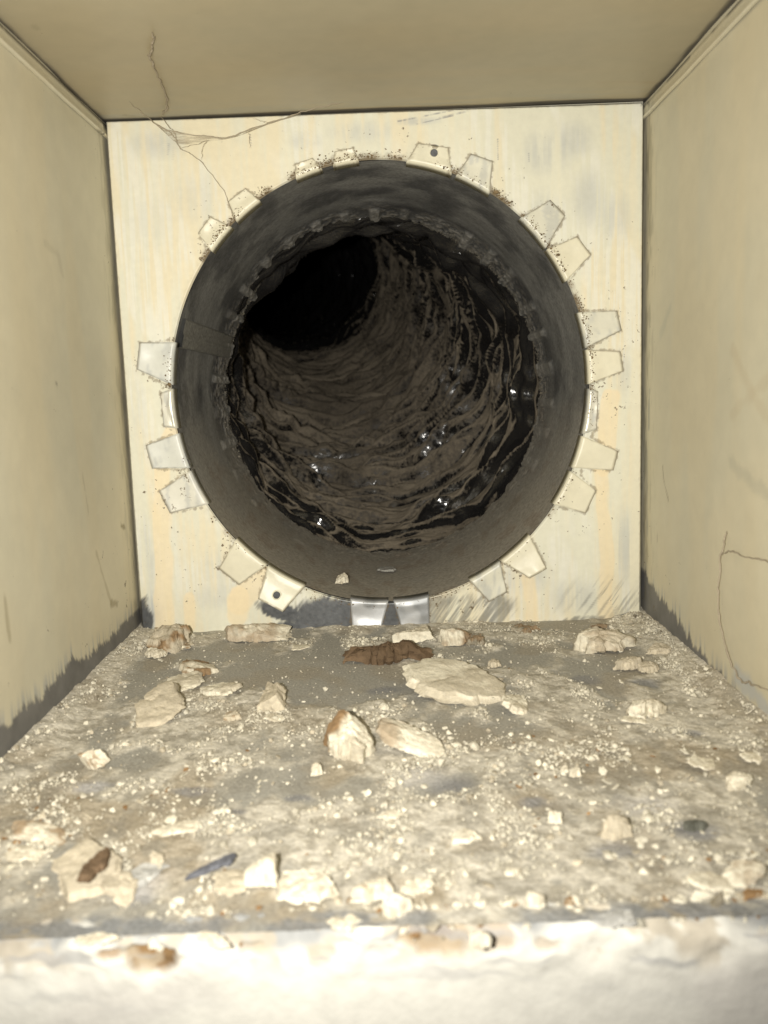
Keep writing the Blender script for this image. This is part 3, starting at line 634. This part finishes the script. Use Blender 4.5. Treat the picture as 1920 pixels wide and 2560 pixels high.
# ------------------------------------------------------------------ lumps, flakes and shards
rng = random.Random(4)
WHITE = np.array([.80, .745, .60]); BEIGE = np.array([.60, .53, .40]); TAUPE = np.array([.40, .355, .27]); RUST = np.array([.235, .145, .07])
def shard(name, cx, cy, w, h, label, tf=.45, seed=0, col='white', yaw=0, roll=0, pitch=0, out=None, cat='plaster chunk', group=None, rough=1.0, brown=0.0, lift=0.0, dp=None, zf=ZF, side=None, taper=.9):
    """a broken piece whose outline in the view is w by h, its foot at (cx, cy)"""
    c = on_z(cx, cy, zf); dist = (c - CAM) @ FV; sc = F_PX / dist / K
    a = math.asin(min(.9, -zf / np.linalg.norm(c - CAM)))
    wm = w / sc; H = h / sc; t = tf * H / math.cos(a); dpt = max(.25 * wm, min(1.4 * wm, (H - t * math.cos(a)) / math.sin(a)))
    if dp: dpt = dp * wm
    R_ = np.random.RandomState(seed + 11)
    if out is None:
        k = R_.randint(5, 9); an = np.sort((np.arange(k) + R_.uniform(-.35, .35, k)) / k * 2 * np.pi)
        rad = R_.uniform(.65, 1.1, k); out = np.stack([np.cos(an) * rad, np.sin(an) * rad], -1) / 2
        out -= (out.max(0) + out.min(0)) / 2; out /= np.abs(out).max(0) * 2
    out = np.asarray(out, float) * [wm, dpt]
    NA, NRG, NSD = 84, 11, 5                            # spokes, rings on top, rows down the broken edge
    nx_ = np.roll(out, -1, 0); ctr = out.mean(0); phi = np.linspace(0, 2 * np.pi, NA, endpoint=False)
    rad = np.zeros(NA)
    for a_, b_ in zip(out - ctr, nx_ - ctr):
        e_ = b_ - a_; dx_, dy_ = np.cos(phi), np.sin(phi); den = dx_ * e_[1] - dy_ * e_[0]
        den = np.where(abs(den) < 1e-12, 1e-12, den); tt_ = (a_[0] * e_[1] - a_[1] * e_[0]) / den; uu_ = (a_[0] * dy_ - a_[1] * dx_) / den
        rad = np.where((tt_ > 0) & (uu_ >= -1e-6) & (uu_ <= 1 + 1e-6), np.maximum(rad, tt_), rad)
    rad = np.where(rad > 0, rad, np.median(rad[rad > 0]))
    jag = fbm(np.cos(phi) * 3.5 + seed, np.sin(phi) * 3.5, o=5, s=seed + 2); jag = jag - .5
    rad = rad * (1 + .55 * rough ** .5 * jag)
    s_ = min(wm, max(dpt, t)); so = seed * 3.7
    g_ = R_.uniform(-1, 1, (4, 2)); rows = []
    def top_z(x_, y_):
        z_ = np.full(x_.shape, 1.0)
        for q_ in range(4): z_ = np.minimum(z_, R0[q_] + (g_[q_, 0] * x_ / wm + g_[q_, 1] * y_ / dpt) * (1.5 if taper < .6 else .9))
        return t * np.clip(z_, .16, 1.0)
    R0 = R_.uniform(.75, 1.15, 4)
    for i_ in range(NRG + 1):
        k_ = i_ / NRG; x_ = ctr[0] + np.cos(phi) * rad * k_ * taper; y_ = ctr[1] + np.sin(phi) * rad * k_ * taper
        if taper < .6: z_ = t * np.clip(np.minimum(1.15 - .9 * k_, .62 + .8 * x_ / wm + .3 * y_ / dpt), .1, 1)
        else: z_ = top_z(x_, y_)
        rows.append(np.stack([x_, y_, z_], -1))
    for i_ in range(1, NSD + 1):
        k_ = i_ / NSD; lay = 1 + .10 * (fbm(np.full(NA, k_ * 4.0), np.cos(phi) * 3, np.sin(phi) * 3, o=3, s=seed + 8) - .5) * 2
        kk_ = taper + (1 - taper) * min(1, k_ * 1.3); x_ = ctr[0] + np.cos(phi) * rad * kk_ * lay; y_ = ctr[1] + np.sin(phi) * rad * kk_ * lay
        rows.append(np.stack([x_, y_, rows[NRG][:, 2] * (1 - k_)], -1))
    rows.append(np.repeat([[ctr[0], ctr[1], 0.0]], NA, 0))
    V = np.array(rows).transpose(1, 0, 2); me = mesh_np(name, V, quads(NA, NRG + NSD + 2, True))
    bm = bmesh.new(); bm.from_mesh(me); bmesh.ops.remove_doubles(bm, verts=list(bm.verts), dist=1e-7); bmesh.ops.recalc_face_normals(bm, faces=list(bm.faces)); bm.to_mesh(me); bm.free()
    V = coords(me); N_ = normals(me)
    f1 = fbm(V[:, 0] / s_ * 2.2 + so, V[:, 1] / s_ * 2.2, V[:, 2] / s_ * 2.2, o=3, s=seed); f2 = fbm(V[:, 0] / s_ * 9 + so, V[:, 1] / s_ * 9, V[:, 2] / s_ * 14, o=4, s=seed + 5)
    rdg_ = 1 - abs(2 * f1 - 1)
    hs = min(s_, 2.5 * t)
    V = V + N_ * ((f1 - .5) * .20 * hs * rough + (f2 - .5) * .13 * hs * rough ** .5 - (rdg_ ** 8) * .05 * hs)[:, None]
    me.vertices.foreach_set('co', V.astype(np.float32).ravel()); me.update()
    me.set_sharp_from_angle(angle=math.radians(38))
    base = {'white': WHITE, 'beige': BEIGE, 'taupe': TAUPE, 'brown': np.array([.185, .125, .075]), 'dark': np.array([.16, .16, .13]), 'blue': np.array([.17, .175, .195]), 'silver': np.array([.55, .54, .5])}[col]
    Cc = np.broadcast_to(base, V.shape).copy()
    Cc = mix(Cc, BEIGE * (.9 if col in ('white',) else .8) if col in ('white', 'beige') else base * .6, .75 * ss(.45, .62, f1 * .5 + f2 * .5 + .06 * N_[:, 2]))
    if brown: Cc = mix(Cc, RUST * (.7 + .9 * f2[:, None]), brown * ss(.50, .60, fbm(V[:, 0] / s_ * 2 + so + 9, V[:, 1] / s_ * 2, V[:, 2] / s_ * 2, o=3, s=seed + 40) + .08 * brown * N_[:, 2]))
    if side: Cc = mix(Cc, RUST * (.7 + .8 * f2[:, None]), side[1] * ss(.15, .35, (V[:, 0] / wm) * side[0] + (f1 - .5) * .6))
    attr(me, 'Col', Cc)
    o = link(name, me, M_CHUNK)
    o.rotation_euler = (math.radians(pitch), math.radians(roll), math.radians(yaw))
    bpy.context.view_layer.update()
    R3 = np.array(o.rotation_euler.to_matrix()); Vw = V @ R3.T
    o.location = (c[0] - (Vw[:, 0].min() + Vw[:, 0].max()) / 2, c[1] - Vw[:, 1].min(), zf + .0006 - np.percentile(Vw[:, 2], 3.5) + lift)
    tag(o, label, cat, group); return o

G1 = 'broken plaster pieces on the duct floor'
SH = [
 # along the foot of the plate
 ('plaster_block', 555,1390,140,52,'layered cream plaster block standing against the plate under the lower left tabs',dict(tf=.72,seed=1,out=[(-.5,-.5),(.46,-.5),(.5,.4),(-.46,.5)],brown=.5,rough=.5,taper=.95)),
 ('dirt_clump', 352,1418,86,76,'lumpy brown dirt clump heaped in the left back corner',dict(tf=.6,seed=2,col='beige',brown=.9,rough=1.8,cat='dirt clump')),
 ('plaster_lump', 330,1425,46,30,'small pale lump in front of the brown dirt clump in the left corner',dict(tf=.6,seed=3,rough=1.4)),
 ('plaster_flake', 388,1408,52,22,'brown edged flake just right of the dirt clump in the left corner',dict(tf=.5,seed=4,brown=.8)),
 ('plaster_block', 893,1396,88,48,'wedge shaped plaster block in front of the bare metal tabs',dict(tf=.7,seed=5,out=[(-.5,-.5),(.5,-.4),(.42,.5),(-.35,.4)],roll=-12,rough=.5)),
 ('plaster_block', 985,1398,72,46,'small plaster block with dirty brown end right of the wedge shaped block',dict(tf=.7,seed=6,brown=.4,side=(1,.8),rough=.7)),
 ('dirt_clump', 1030,1400,36,34,'olive brown fluff beside the small plaster block under the collar',dict(tf=.6,seed=7,col='taupe',brown=.6,rough=2.2,cat='dirt clump')),
 ('fibre_clump', 838,1438,192,52,'rough reddish brown fibre clump lying in front of the metal tabs',dict(tf=.6,seed=8,col='brown',rough=2.8,cat='fibre clump',out=[(-.5,-.3),(-.2,-.5),(.3,-.4),(.5,-.1),(.42,.5),(-.1,.3),(-.45,.4)])),
 ('plaster_lump', 1318,1415,134,66,'largest rounded plaster lump near the right back corner',dict(tf=.66,seed=9,rough=1.0,brown=.3)),
 ('plaster_lump', 1362,1452,72,36,'dirty lump directly in front of the largest rounded lump',dict(tf=.6,seed=10,col='beige',rough=1.3)),
 ('plaster_lump', 1408,1458,46,30,'small rounded lump by the right wall powder',dict(tf=.65,seed=12,col='beige')),
 ('plaster_lump', 1430,1420,60,30,'pointed crumb of plaster against the right wall foot',dict(tf=.6,seed=13,col='beige',rough=1.5)),
 ('dirt_clump', 1140,1372,64,26,'thin brown dirt wisp at the plate foot under a paint drip',dict(tf=.5,seed=14,col='taupe',brown=.7,rough=2,cat='dirt clump')),
 ('dirt_clump', 1300,1362,54,18,'low brown dirt mound at the foot of the right paint drip',dict(tf=.6,seed=15,col='taupe',brown=.6,cat='dirt clump')),
 ('plaster_flake', 648,1408,40,14,'thin flat flake right of the layered block',dict(tf=.35,seed=16)),
 ('pebble', 1070,1446,28,20,'little round lump above the big flat shard',dict(tf=.65,seed=17,col='beige',cat='pebble')),
 # middle of the floor
 ('plaster_shard', 990,1528,250,100,'largest flat plaster shard lying in the middle of the floor',dict(tf=.30,seed=18,yaw=-9,roll=7,out=[(-.5,.1),(-.42,-.3),(-.1,-.5),(.32,-.48),(.5,-.3),(.42,0),(.2,.3),(-.1,.5),(-.4,.42)],rough=.55,taper=.9)),
 ('plaster_shard', 1118,1548,72,46,'small white shard touching the right tip of the largest shard',dict(tf=.45,seed=19,yaw=15)),
 ('plaster_flake', 420,1468,80,44,'brown topped flake at the back of the left flake stack',dict(tf=.5,seed=20,brown=.9,yaw=20)),
 ('plaster_flake', 385,1500,104,40,'long pale flake on the left of the flake stack',dict(tf=.4,seed=21,yaw=24,roll=-8)),
 ('plaster_flake', 470,1512,104,44,'white flake at the front right of the left flake stack',dict(tf=.42,seed=22,yaw=4)),
 ('plaster_slab', 332,1576,122,74,'tilted grey slab with a white broken edge left of centre',dict(tf=.42,seed=23,yaw=24,roll=-16,col='beige',out=[(-.5,-.4),(-.1,-.5),(.4,-.3),(.5,.4),(.1,.5),(-.4,.1)],rough=.4)),
 ('plaster_shard', 585,1546,84,76,'upright grey pointed shard in the powder left of centre',dict(tf=.6,seed=24,col='beige',out=[(-.5,-.4),(.3,-.5),(.5,.2),(.1,.5)],taper=.8,rough=.5,yaw=10,roll=-24)),
 ('pebble', 500,1562,38,24,'yellowish brown pebble below the pointed grey shard',dict(tf=.6,seed=25,col='beige',brown=.6,cat='pebble')),
 ('plaster_flake', 590,1565,46,16,'thin flake just in front of the pointed grey shard',dict(tf=.35,seed=26)),
 ('plaster_chunk', 752,1660,116,120,'bright white broken chunk with brown fibres on its left and top',dict(tf=.55,taper=.97,dp=.72,seed=227,side=(-1,.95),yaw=-32,roll=16,pitch=16,out=[(-.5,-.1),(-.25,-.5),(.2,-.38),(.5,-.45),(.42,.3),(.1,.5),(-.4,.42)],rough=.75)),
 ('plaster_flake', 888,1642,180,96,'long smooth white flake leaning on the white broken chunk',dict(tf=.30,taper=.94,dp=.46,seed=28,yaw=-16,roll=20,pitch=10,out=[(-.5,.2),(-.45,-.3),(-.1,-.5),(.4,-.42),(.5,-.05),(.2,.35),(-.3,.5)],rough=.35,side=(-1,.5))),
 ('plaster_chip', 684,1682,24,34,'tiny white chip below the white broken chunk',dict(tf=.7,seed=29)),
 ('plaster_chunk', 198,1668,62,80,'pale chunk with brown top standing alone at left',dict(tf=.55,seed=130,brown=.7,taper=.95,dp=.55,roll=-22,pitch=18,rough=.6)),
 ('plaster_chunk', 1408,1558,84,64,'angular white chunk on the right side of the floor',dict(tf=.6,seed=31,rough=1.5)),
 ('plaster_flake', 1372,1568,60,14,'thin flake left of the angular white chunk',dict(tf=.35,seed=32)),
 ('plaster_flake', 1525,1672,62,34,'flat oval flake near the right wall',dict(tf=.35,seed=33,yaw=-20)),
 ('plaster_flake', 1632,1652,50,22,'flake at the right edge of the picture',dict(tf=.4,seed=34)),
 ('plaster_sliver', 1604,1712,60,46,'narrow upright sliver near the right picture edge',dict(tf=.6,seed=35,yaw=35,roll=-20)),
 ('plaster_chip', 1244,1685,24,26,'right one of two small chips side by side right of centre',dict(tf=.6,seed=36)),
 ('plaster_chip', 1220,1676,20,20,'left one of two small chips side by side right of centre',dict(tf=.6,seed=37)),
 ('pebble', 1200,1786,32,34,'small white pebble with dark shadow below centre right',dict(tf=.75,seed=38,cat='pebble')),
 ('plaster_lump', 1338,1824,64,70,'stubby tan lump in the right foreground',dict(tf=.7,seed=39,col='beige')),
 ('pebble', 1508,1804,54,40,'dark grey green pebble in the right foreground',dict(tf=.6,seed=40,col='dark',cat='pebble')),
 ('plaster_flake', 1010,1830,64,40,'blurred white oval flake below the centre of the floor',dict(tf=.4,seed=41,yaw=-25)),
 ('plaster_flake', 842,1778,66,26,'thin white flake left of the blurred oval flake',dict(tf=.4,seed=42)),
 # foreground
 ('plaster_flake', 72,1832,132,42,'brown streaked flake at the left edge of the foreground',dict(tf=.42,seed=43,brown=.7)),
 ('plaster_flake', 46,1868,96,36,'white flake below the brown streaked flake at the left edge',dict(tf=.42,seed=44)),
 ('plaster_slab', 158,1950,150,150,'broad grey beige slab in the left foreground',dict(tf=.22,seed=45,col='beige',yaw=40,roll=-10,out=[(-.5,-.3),(.2,-.5),(.5,-.1),(.3,.5),(-.3,.4)],rough=.4)),
 ('wood_splinter', 190,1950,44,140,'upright brown splinter along the right side of the broad slab',dict(tf=.12,seed=46,dp=3.0,col='brown',yaw=-12,cat='splinter',lift=.0035,rough=.9)),
 ('plaster_flake', 242,1962,84,70,'tan flake with white front edge right of the brown splinter',dict(tf=.35,seed=47,col='beige')),
 ('paint_strip', 448,1918,150,50,'dark blue grey curled strip in the left foreground',dict(tf=.25,seed=48,col='blue',yaw=28,out=[(-.5,-.3),(.3,-.1),(.5,.3),(.2,.2)],cat='paint strip',lift=.001)),
 ('plaster_flake', 488,1940,84,60,'pointed tan flake just below the dark blue strip',dict(tf=.35,seed=49,col='beige',yaw=25)),
 ('plaster_block', 562,1925,72,76,'square white block in the foreground right of the blue strip',dict(tf=.7,seed=50,out=[(-.5,-.5),(.5,-.5),(.5,.5),(-.5,.5)],rough=.6)),
 ('plaster_flake', 660,1960,140,80,'large pale flake right of the square white block',dict(tf=.35,seed=51,yaw=-15)),
 ('plaster_chunk', 806,1958,96,62,'white chunk with rusty spot at the front edge',dict(tf=.55,seed=52,brown=.5)),
 ('plaster_flake', 902,1942,86,34,'flat white flake right of the rusty spotted chunk',dict(tf=.4,seed=53)),
 ('plaster_chunk', 860,1992,64,62,'bright white lump at the front edge above the brown wood patch',dict(tf=.6,seed=54)),
 ('pebble', 1158,1972,40,48,'small cream pebble at the front edge right of centre',dict(tf=.7,seed=55,cat='pebble',brown=.3)),
 ('plaster_flake', 1545,1938,96,50,'pale flake in the right foreground, left half of a broken pair',dict(tf=.35,seed=56)),
 ('plaster_flake', 1622,1930,100,56,'pale flake in the right foreground, right half of a broken pair',dict(tf=.35,seed=57,brown=.3)),
 ('plaster_flake', 372,1812,110,30,'long low white flake in the left foreground behind the blue strip',dict(tf=.35,seed=58)),
 ('plaster_chip', 335,1880,30,44,'dark edged tan chip left of the blue strip',dict(tf=.6,seed=59,col='beige')),
 ('plaster_flake', 300,1925,90,60,'pale grey flake between the slab and the blue strip',dict(tf=.3,seed=60,col='silver')),
 ('plaster_chip', 1110,1900,40,26,'cream chip behind the front edge right of centre',dict(tf=.5,seed=61)),
 ('plaster_flake', 455,2062,90,34,'flat white flake on the front lip right of the left wood patch',dict(tf=.4,seed=63)),
 ('plaster_flake', 205,2050,110,30,'long white flake on the front lip above the left wood patch',dict(tf=.4,seed=64)),
 ('plaster_flake', 745,2022,80,40,'jagged white flake on the front lip left of the middle wood patches',dict(tf=.45,seed=65,rough=1.5)),
 ('plaster_flake', 1330,2012,100,34,'greyish flake on the dark metal strip at the right of the front lip',dict(tf=.4,seed=66,col='silver')),
 ('plaster_chip', 1040,2060,46,50,'white chip stuck on the front lip beside the brown wood',dict(tf=.6,seed=62)),
]
for nm, cx, cy, w, h, lab, kw in SH:
    if nm in ('plaster_flake', 'plaster_shard', 'plaster_slab'):
        kw['tf'] = kw['tf'] * .8; kw.setdefault('roll', rng.uniform(-14, 14)); kw.setdefault('pitch', rng.uniform(0, 12))
    kw.setdefault('cat', 'plaster chunk' if 'flake' not in nm else 'plaster flake')
    if cy > 2005: kw['zf'] = ZF - .001
    shard(nm, cx, cy, w, h, lab, group=G1 if nm.startswith('plaster') else None, **kw)
# two bits lying inside the collar
def zin_(x, y): 
    best = None
    for Yq in np.linspace(.002, .1, 200):
        p = on_y(x, y, Yq); e = ((p[0] - EC[0]) / (ERX * .99)) ** 2 + ((p[2] - EC[1]) / (ERZ * .99)) ** 2
        if e >= 1: return p[2]
    return -.084
shard('pebble', 738, 1264, 28, 26, 'cream pebble lying inside the bottom of the collar', tf=.8, seed=70, col='white', cat='pebble', zf=zin_(738, 1266) - .0002)
shard('foil_scrap', 835, 1238, 44, 16, 'silvery flake scrap lying inside the bottom of the collar', tf=.25, seed=71, col='silver', cat='scrap', zf=zin_(835, 1238), rough=.5)

# ------------------------------------------------------------------ crumbs and fluff: too many to count
ICO_V = []; 
bm = bmesh.new(); bmesh.ops.create_icosphere(bm, subdivisions=1, radius=1.0)
bm.verts.ensure_lookup_table(); ICO_V = np.array([v_.co[:] for v_ in bm.verts]); ICO_F = np.array([[v_.index for v_ in f.verts] for f in bm.faces]); bm.free()
def crumbs(name, P, r, Cc, label, cat, seed, flat=.75, tilt=.2):
    R_ = np.random.RandomState(seed); n = len(P)
    V = ICO_V[None] * R_.uniform(.6, 1.25, (n, len(ICO_V), 1)) * np.stack([R_.uniform(.7, 1.3, n), R_.uniform(.7, 1.3, n), R_.uniform(.5, 1, n) * flat / .75], -1)[:, None, :]
    q_ = R_.normal(0, tilt, (n, 3)); ca, sa = np.cos(q_), np.sin(q_)
    x_, y_, z_ = V[..., 0], V[..., 1], V[..., 2]
    y_, z_ = y_ * ca[:, :1] - z_ * sa[:, :1], y_ * sa[:, :1] + z_ * ca[:, :1]
    x_, z_ = x_ * ca[:, 1:2] - z_ * sa[:, 1:2], x_ * sa[:, 1:2] + z_ * ca[:, 1:2]
    V = np.stack([x_, y_, z_], -1) * r[:, None, None] + P[:, None, :]
    Fq = (ICO_F[None] + (np.arange(n) * len(ICO_V))[:, None, None]).reshape(-1, 3)
    me = mesh_np(name, V, Fq, smooth=False); attr(me, 'Col', np.repeat(Cc, len(ICO_V), axis=0))
    o = link(name, me, M_CHUNK); tag(o, label, cat, kind='stuff'); return o
R_ = np.random.RandomState(77)
n = 230000; X = R_.uniform(-.103, .102, n); Y = R_.uniform(-.2, .001, n)
pw, bank, n1, n2, n3, p_ = floor_fields(X, Y)
cl = fbm(X * 120, Y * 90, o=3, s=990)
keep = R_.uniform(0, 1, n) < (.018 + .68 * pw * ss(.44, .7, cl) ** 1.5 + .12 * bank)
X, Y, pw, bank, n2 = X[keep], Y[keep], pw[keep], bank[keep], n2[keep]
rr = .00012 * np.exp(R_.normal(0, .55, len(X))) + .0003 * (R_.uniform(0, 1, len(X)) < .06) + .0007 * (R_.uniform(0, 1, len(X)) < .012)
Zc = ZF + .0003 + .0006 * pw * .9 + .0022 * bank * (.5 + n2) + rr * .4
cc = np.where(R_.uniform(0, 1, (len(X), 1)) < .84, WHITE * R_.uniform(.68, 1.03, (len(X), 1)), BEIGE * R_.uniform(.5, 1.0, (len(X), 1)))
crumbs('plaster_crumbs', np.stack([X, Y, Zc], -1), rr, cc, 'fine white plaster crumbs and powder scattered over the duct floor', 'crumbs', 5)
n = 9000; X = R_.uniform(-.101, .1, n); Y = R_.uniform(-.2, -.002, n); pw = floor_fields(X, Y)[0]; cl = fbm(X * 60, Y * 60, o=3, s=992)
keep = R_.uniform(0, 1, n) < (.05 + .95 * ss(-.09, -.17, Y) + .4 * ss(.10, .06, abs(XR - X)) * 0) * ss(.40, .68, cl) * (.15 + .55 * pw)
X, Y = X[keep], Y[keep]; rr = .00055 * np.exp(R_.normal(0, .42, len(X)))
cc = np.where(R_.uniform(0, 1, (len(X), 1)) < .7, WHITE * R_.uniform(.8, 1.05, (len(X), 1)), np.where(R_.uniform(0, 1, (len(X), 1)) < .7, BEIGE * R_.uniform(.6, 1.0, (len(X), 1)), RUST * R_.uniform(.8, 1.6, (len(X), 1))))
crumbs('plaster_bits', np.stack([X, Y, np.full(len(X), ZF + .0006)], -1), rr, cc, 'small flat plaster bits littering the front half of the duct floor', 'plaster bits', 8, flat=.32, tilt=.35)
n = 700; X = R_.uniform(-.1, .1, n); tt_ = R_.uniform(0, 1, n) ** 1.5; cl = fbm(X * 50, X * 0, o=3, s=994); k = R_.uniform(0, 1, n) < ss(.3, .65, cl); X, tt_ = X[k], tt_[k]
cc = np.where(R_.uniform(0, 1, (len(X), 1)) < .75, WHITE * R_.uniform(.8, 1.05, (len(X), 1)), np.where(R_.uniform(0, 1, (len(X), 1)) < .5, BEIGE * R_.uniform(.5, 1.0, (len(X), 1)), RUST * R_.uniform(.8, 1.5, (len(X), 1))))
crumbs('lip_crumbs', np.stack([X, -.1985 - .0045 * tt_, ZF + .0003 - .0042 * tt_ ** 2], -1), .00055 * np.exp(R_.normal(0, .5, len(X))), cc, 'broken plaster crumbs along the front lip of the opening', 'crumbs', 9, flat=.5, tilt=.6)
# brown fluff round the rim of the hole
n = 5200; t = R_.uniform(0, 2 * np.pi, n); cl = fbm(np.cos(t) * 9, np.sin(t) * 9, o=3, s=50)
up = .25 + .75 * ss(-.5, .4, np.sin(t)); keep = R_.uniform(0, 1, n) < up * ss(.42, .6, cl); t = t[keep]
off = np.abs(R_.normal(0, .0013, len(t))) + .0003; e = ell(t) + np.stack([np.cos(t), np.sin(t)], -1) * off[:, None]
crumbs('rim_dirt', np.stack([e[:, 0], -R_.uniform(.0001, .0012, len(t)), e[:, 1]], -1), .00022 * np.exp(R_.normal(0, .4, len(t))), BROWN * R_.uniform(.8, 1.7, (len(t), 1)), 'brown dirt caked around the rim of the round hole', 'dirt', 6)
# grey fluff on the inner end of the sleeve
n = 6000; t = R_.uniform(0, 2 * np.pi, n); k = (R_.uniform(0, 1, n) < .2 + .8 * ss(-.6, .1, np.sin(t))) & (R_.uniform(0, 1, n) < ss(.3, .55, fbm(np.cos(t) * 4, np.sin(t) * 4, o=3, s=707)) + .25); t = t[k]
e = ell(t, KS, -.0005); yy = LEN + .011 * ss(-.2, 1, np.sin(t)) - .004 * np.cos(t) - np.abs(R_.normal(0, .009, len(t))) + .001
crumbs('sleeve_fluff', np.stack([e[:, 0], yy, e[:, 1]], -1), .00019 * np.exp(R_.normal(0, .45, len(t))), np.array([.24, .215, .17]) * R_.uniform(.5, 1.3, (len(t), 1)), 'grey dust fluff clinging to the inner end of the collar', 'dust', 7)

# ------------------------------------------------------------------ cobwebs
M_WEB = bpy.data.materials.new('dusty_cobweb'); t_, N, L, B = nt(M_WEB)
B.inputs['Base Color'].default_value = (.40, .34, .25, 1); B.inputs['Roughness'].default_value = .9
M_SHEET = bpy.data.materials.new('cobweb_sheet'); t_, N, L, B = nt(M_SHEET)
B.inputs['Base Color'].default_value = (.55, .48, .36, 1); B.inputs['Roughness'].default_value = .9
tc = N.new('ShaderNodeTexCoord'); mp = N.new('ShaderNodeMapping'); mp.inputs['Scale'].default_value = (60, 60, 420); L.new(tc.outputs['Object'], mp.inputs[0])
nz = N.new('ShaderNodeTexNoise'); nz.inputs['Scale'].default_value = 2.5; nz.inputs['Detail'].default_value = 5; L.new(mp.outputs[0], nz.inputs['Vector'])
mr = N.new('ShaderNodeMapRange'); mr.inputs[1].default_value = .38; mr.inputs[2].default_value = .72; mr.inputs[3].default_value = .05; mr.inputs[4].default_value = .75
L.new(nz.outputs[0], mr.inputs[0]); L.new(mr.outputs[0], B.inputs['Alpha'])
def tube(name, pts, r, parent, seed, mat=M_WEB, jit=.0006):
    pts = np.array(pts); C_ = spline(pts, 14); R_ = np.random.RandomState(seed); n = len(C_); k = 5
    C_ = C_ + np.stack([fbm(np.arange(n) * .35, np.zeros(n) + q, s=seed) - .5 for q in range(3)], -1) * jit * 2
    T = np.gradient(C_, axis=0); T /= np.linalg.norm(T, axis=1)[:, None] + 1e-12
    a = np.cross(T, [.31, .77, .55]); a /= np.linalg.norm(a, axis=1)[:, None]; b = np.cross(T, a)
    rad = .62 * r * (.5 + 1.1 * fbm(np.arange(n) * .5, np.zeros(n), o=3, s=seed + 3)) * np.minimum(1, .3 + np.minimum(np.arange(n), n - 1 - np.arange(n)) / 6)
    t = np.linspace(0, 2 * np.pi, k, endpoint=False)
    P = C_[:, None] + (a[:, None] * np.cos(t)[None, :, None] + b[:, None] * np.sin(t)[None, :, None]) * rad[:, None, None]
    return link(name, mesh_np(name, P.transpose(1, 0, 2), quads(k, n, True)), mat, parent)
pt = lambda zx, zy, Yq: on_y(zx * 960 / 1659 / K, zy * 960 / 1659 / K, Yq)
web = empty('cobweb', tuple(pt(650, 520, -.004))); web.location = (0, 0, 0)
tag(web, 'dusty cobweb strung across the upper left corner of the plate', 'cobweb')
tube('strand', [pt(560,440,-.022), pt(650,520,-.006), pt(740,580,-.005), pt(780,640,-.004), pt(860,690,-.003), pt(970,830,-.0025), pt(1012,955,-.002)], .00020, web, 1)
tube('strand', [pt(650,520,-.006), pt(720,560,-.006), pt(900,592,-.006), pt(1010,585,-.006), pt(1160,530,-.006), pt(1320,480,-.010), pt(1480,440,-.02)], .00026, web, 2)
tube('strand', [pt(690,505,-.004), pt(740,560,-.005), pt(765,610,-.005)], .00016, web, 3)
tube('strand', [pt(900,605,-.006), pt(875,640,-.005), pt(870,690,-.003)], .00012, web, 4)
tube('strand', [pt(780,640,-.004), pt(850,625,-.005), pt(905,605,-.006)], .00014, web, 5)
tube('strand', [pt(1090,510,-.004), pt(1130,525,-.005), pt(1160,530,-.006)], .0001, web, 6)
tube('strand', [pt(1072,570,-.006), pt(1078,600,-.003), pt(1080,635,-.001)], .0001, web, 7)
top = spline(np.array([pt(600,478,-.014), pt(650,520,-.006), pt(720,558,-.006), pt(900,588,-.006), pt(1010,585,-.006), pt(1160,530,-.006), pt(1300,487,-.009)]), 12)
bot = spline(np.array([pt(605,490,-.013), pt(690,548,-.0055), pt(770,620,-.005), pt(885,612,-.006), pt(1010,590,-.006), pt(1160,533,-.006), pt(1300,490,-.009)]), 12)
v = np.linspace(0, 1, 12)[None, :, None]; P = top[:, None] * (1 - v) + bot[:, None] * v; P[..., 1] += (.0015 * np.sin(v * np.pi))[..., 0]
link('web_sheet', mesh_np('web_sheet', P, quads(len(top), 12)), M_SHEET, web)
# hanging dust strands
zc = ZT - .0016
s1 = empty('dust_strand'); tag(s1, 'dark dust strand hanging under the duct top at upper left', 'dust strand')
tube('strand', [on_z(a, b, zc) for a, b in ((329,72),(330,100),(324,125),(334,150),(350,185),(362,225),(352,248))], .00045, s1, 11)
s2 = empty('dust_strand'); tag(s2, 'long brown dust strand clinging to the right duct wall', 'dust strand')
xw = XR - .0016
tube('strand', [on_x(*pr(a, b), xw) for a, b in ((440,1235),(415,1340),(402,1500),(410,1620),(440,1750),(490,1870),(550,1890),(640,1930))], .00038, s2, 12)
tube('strand', [on_x(*pr(a, b), xw) for a, b in ((415,1345),(450,1325),(520,1352),(640,1372))], .00034, s2, 13)
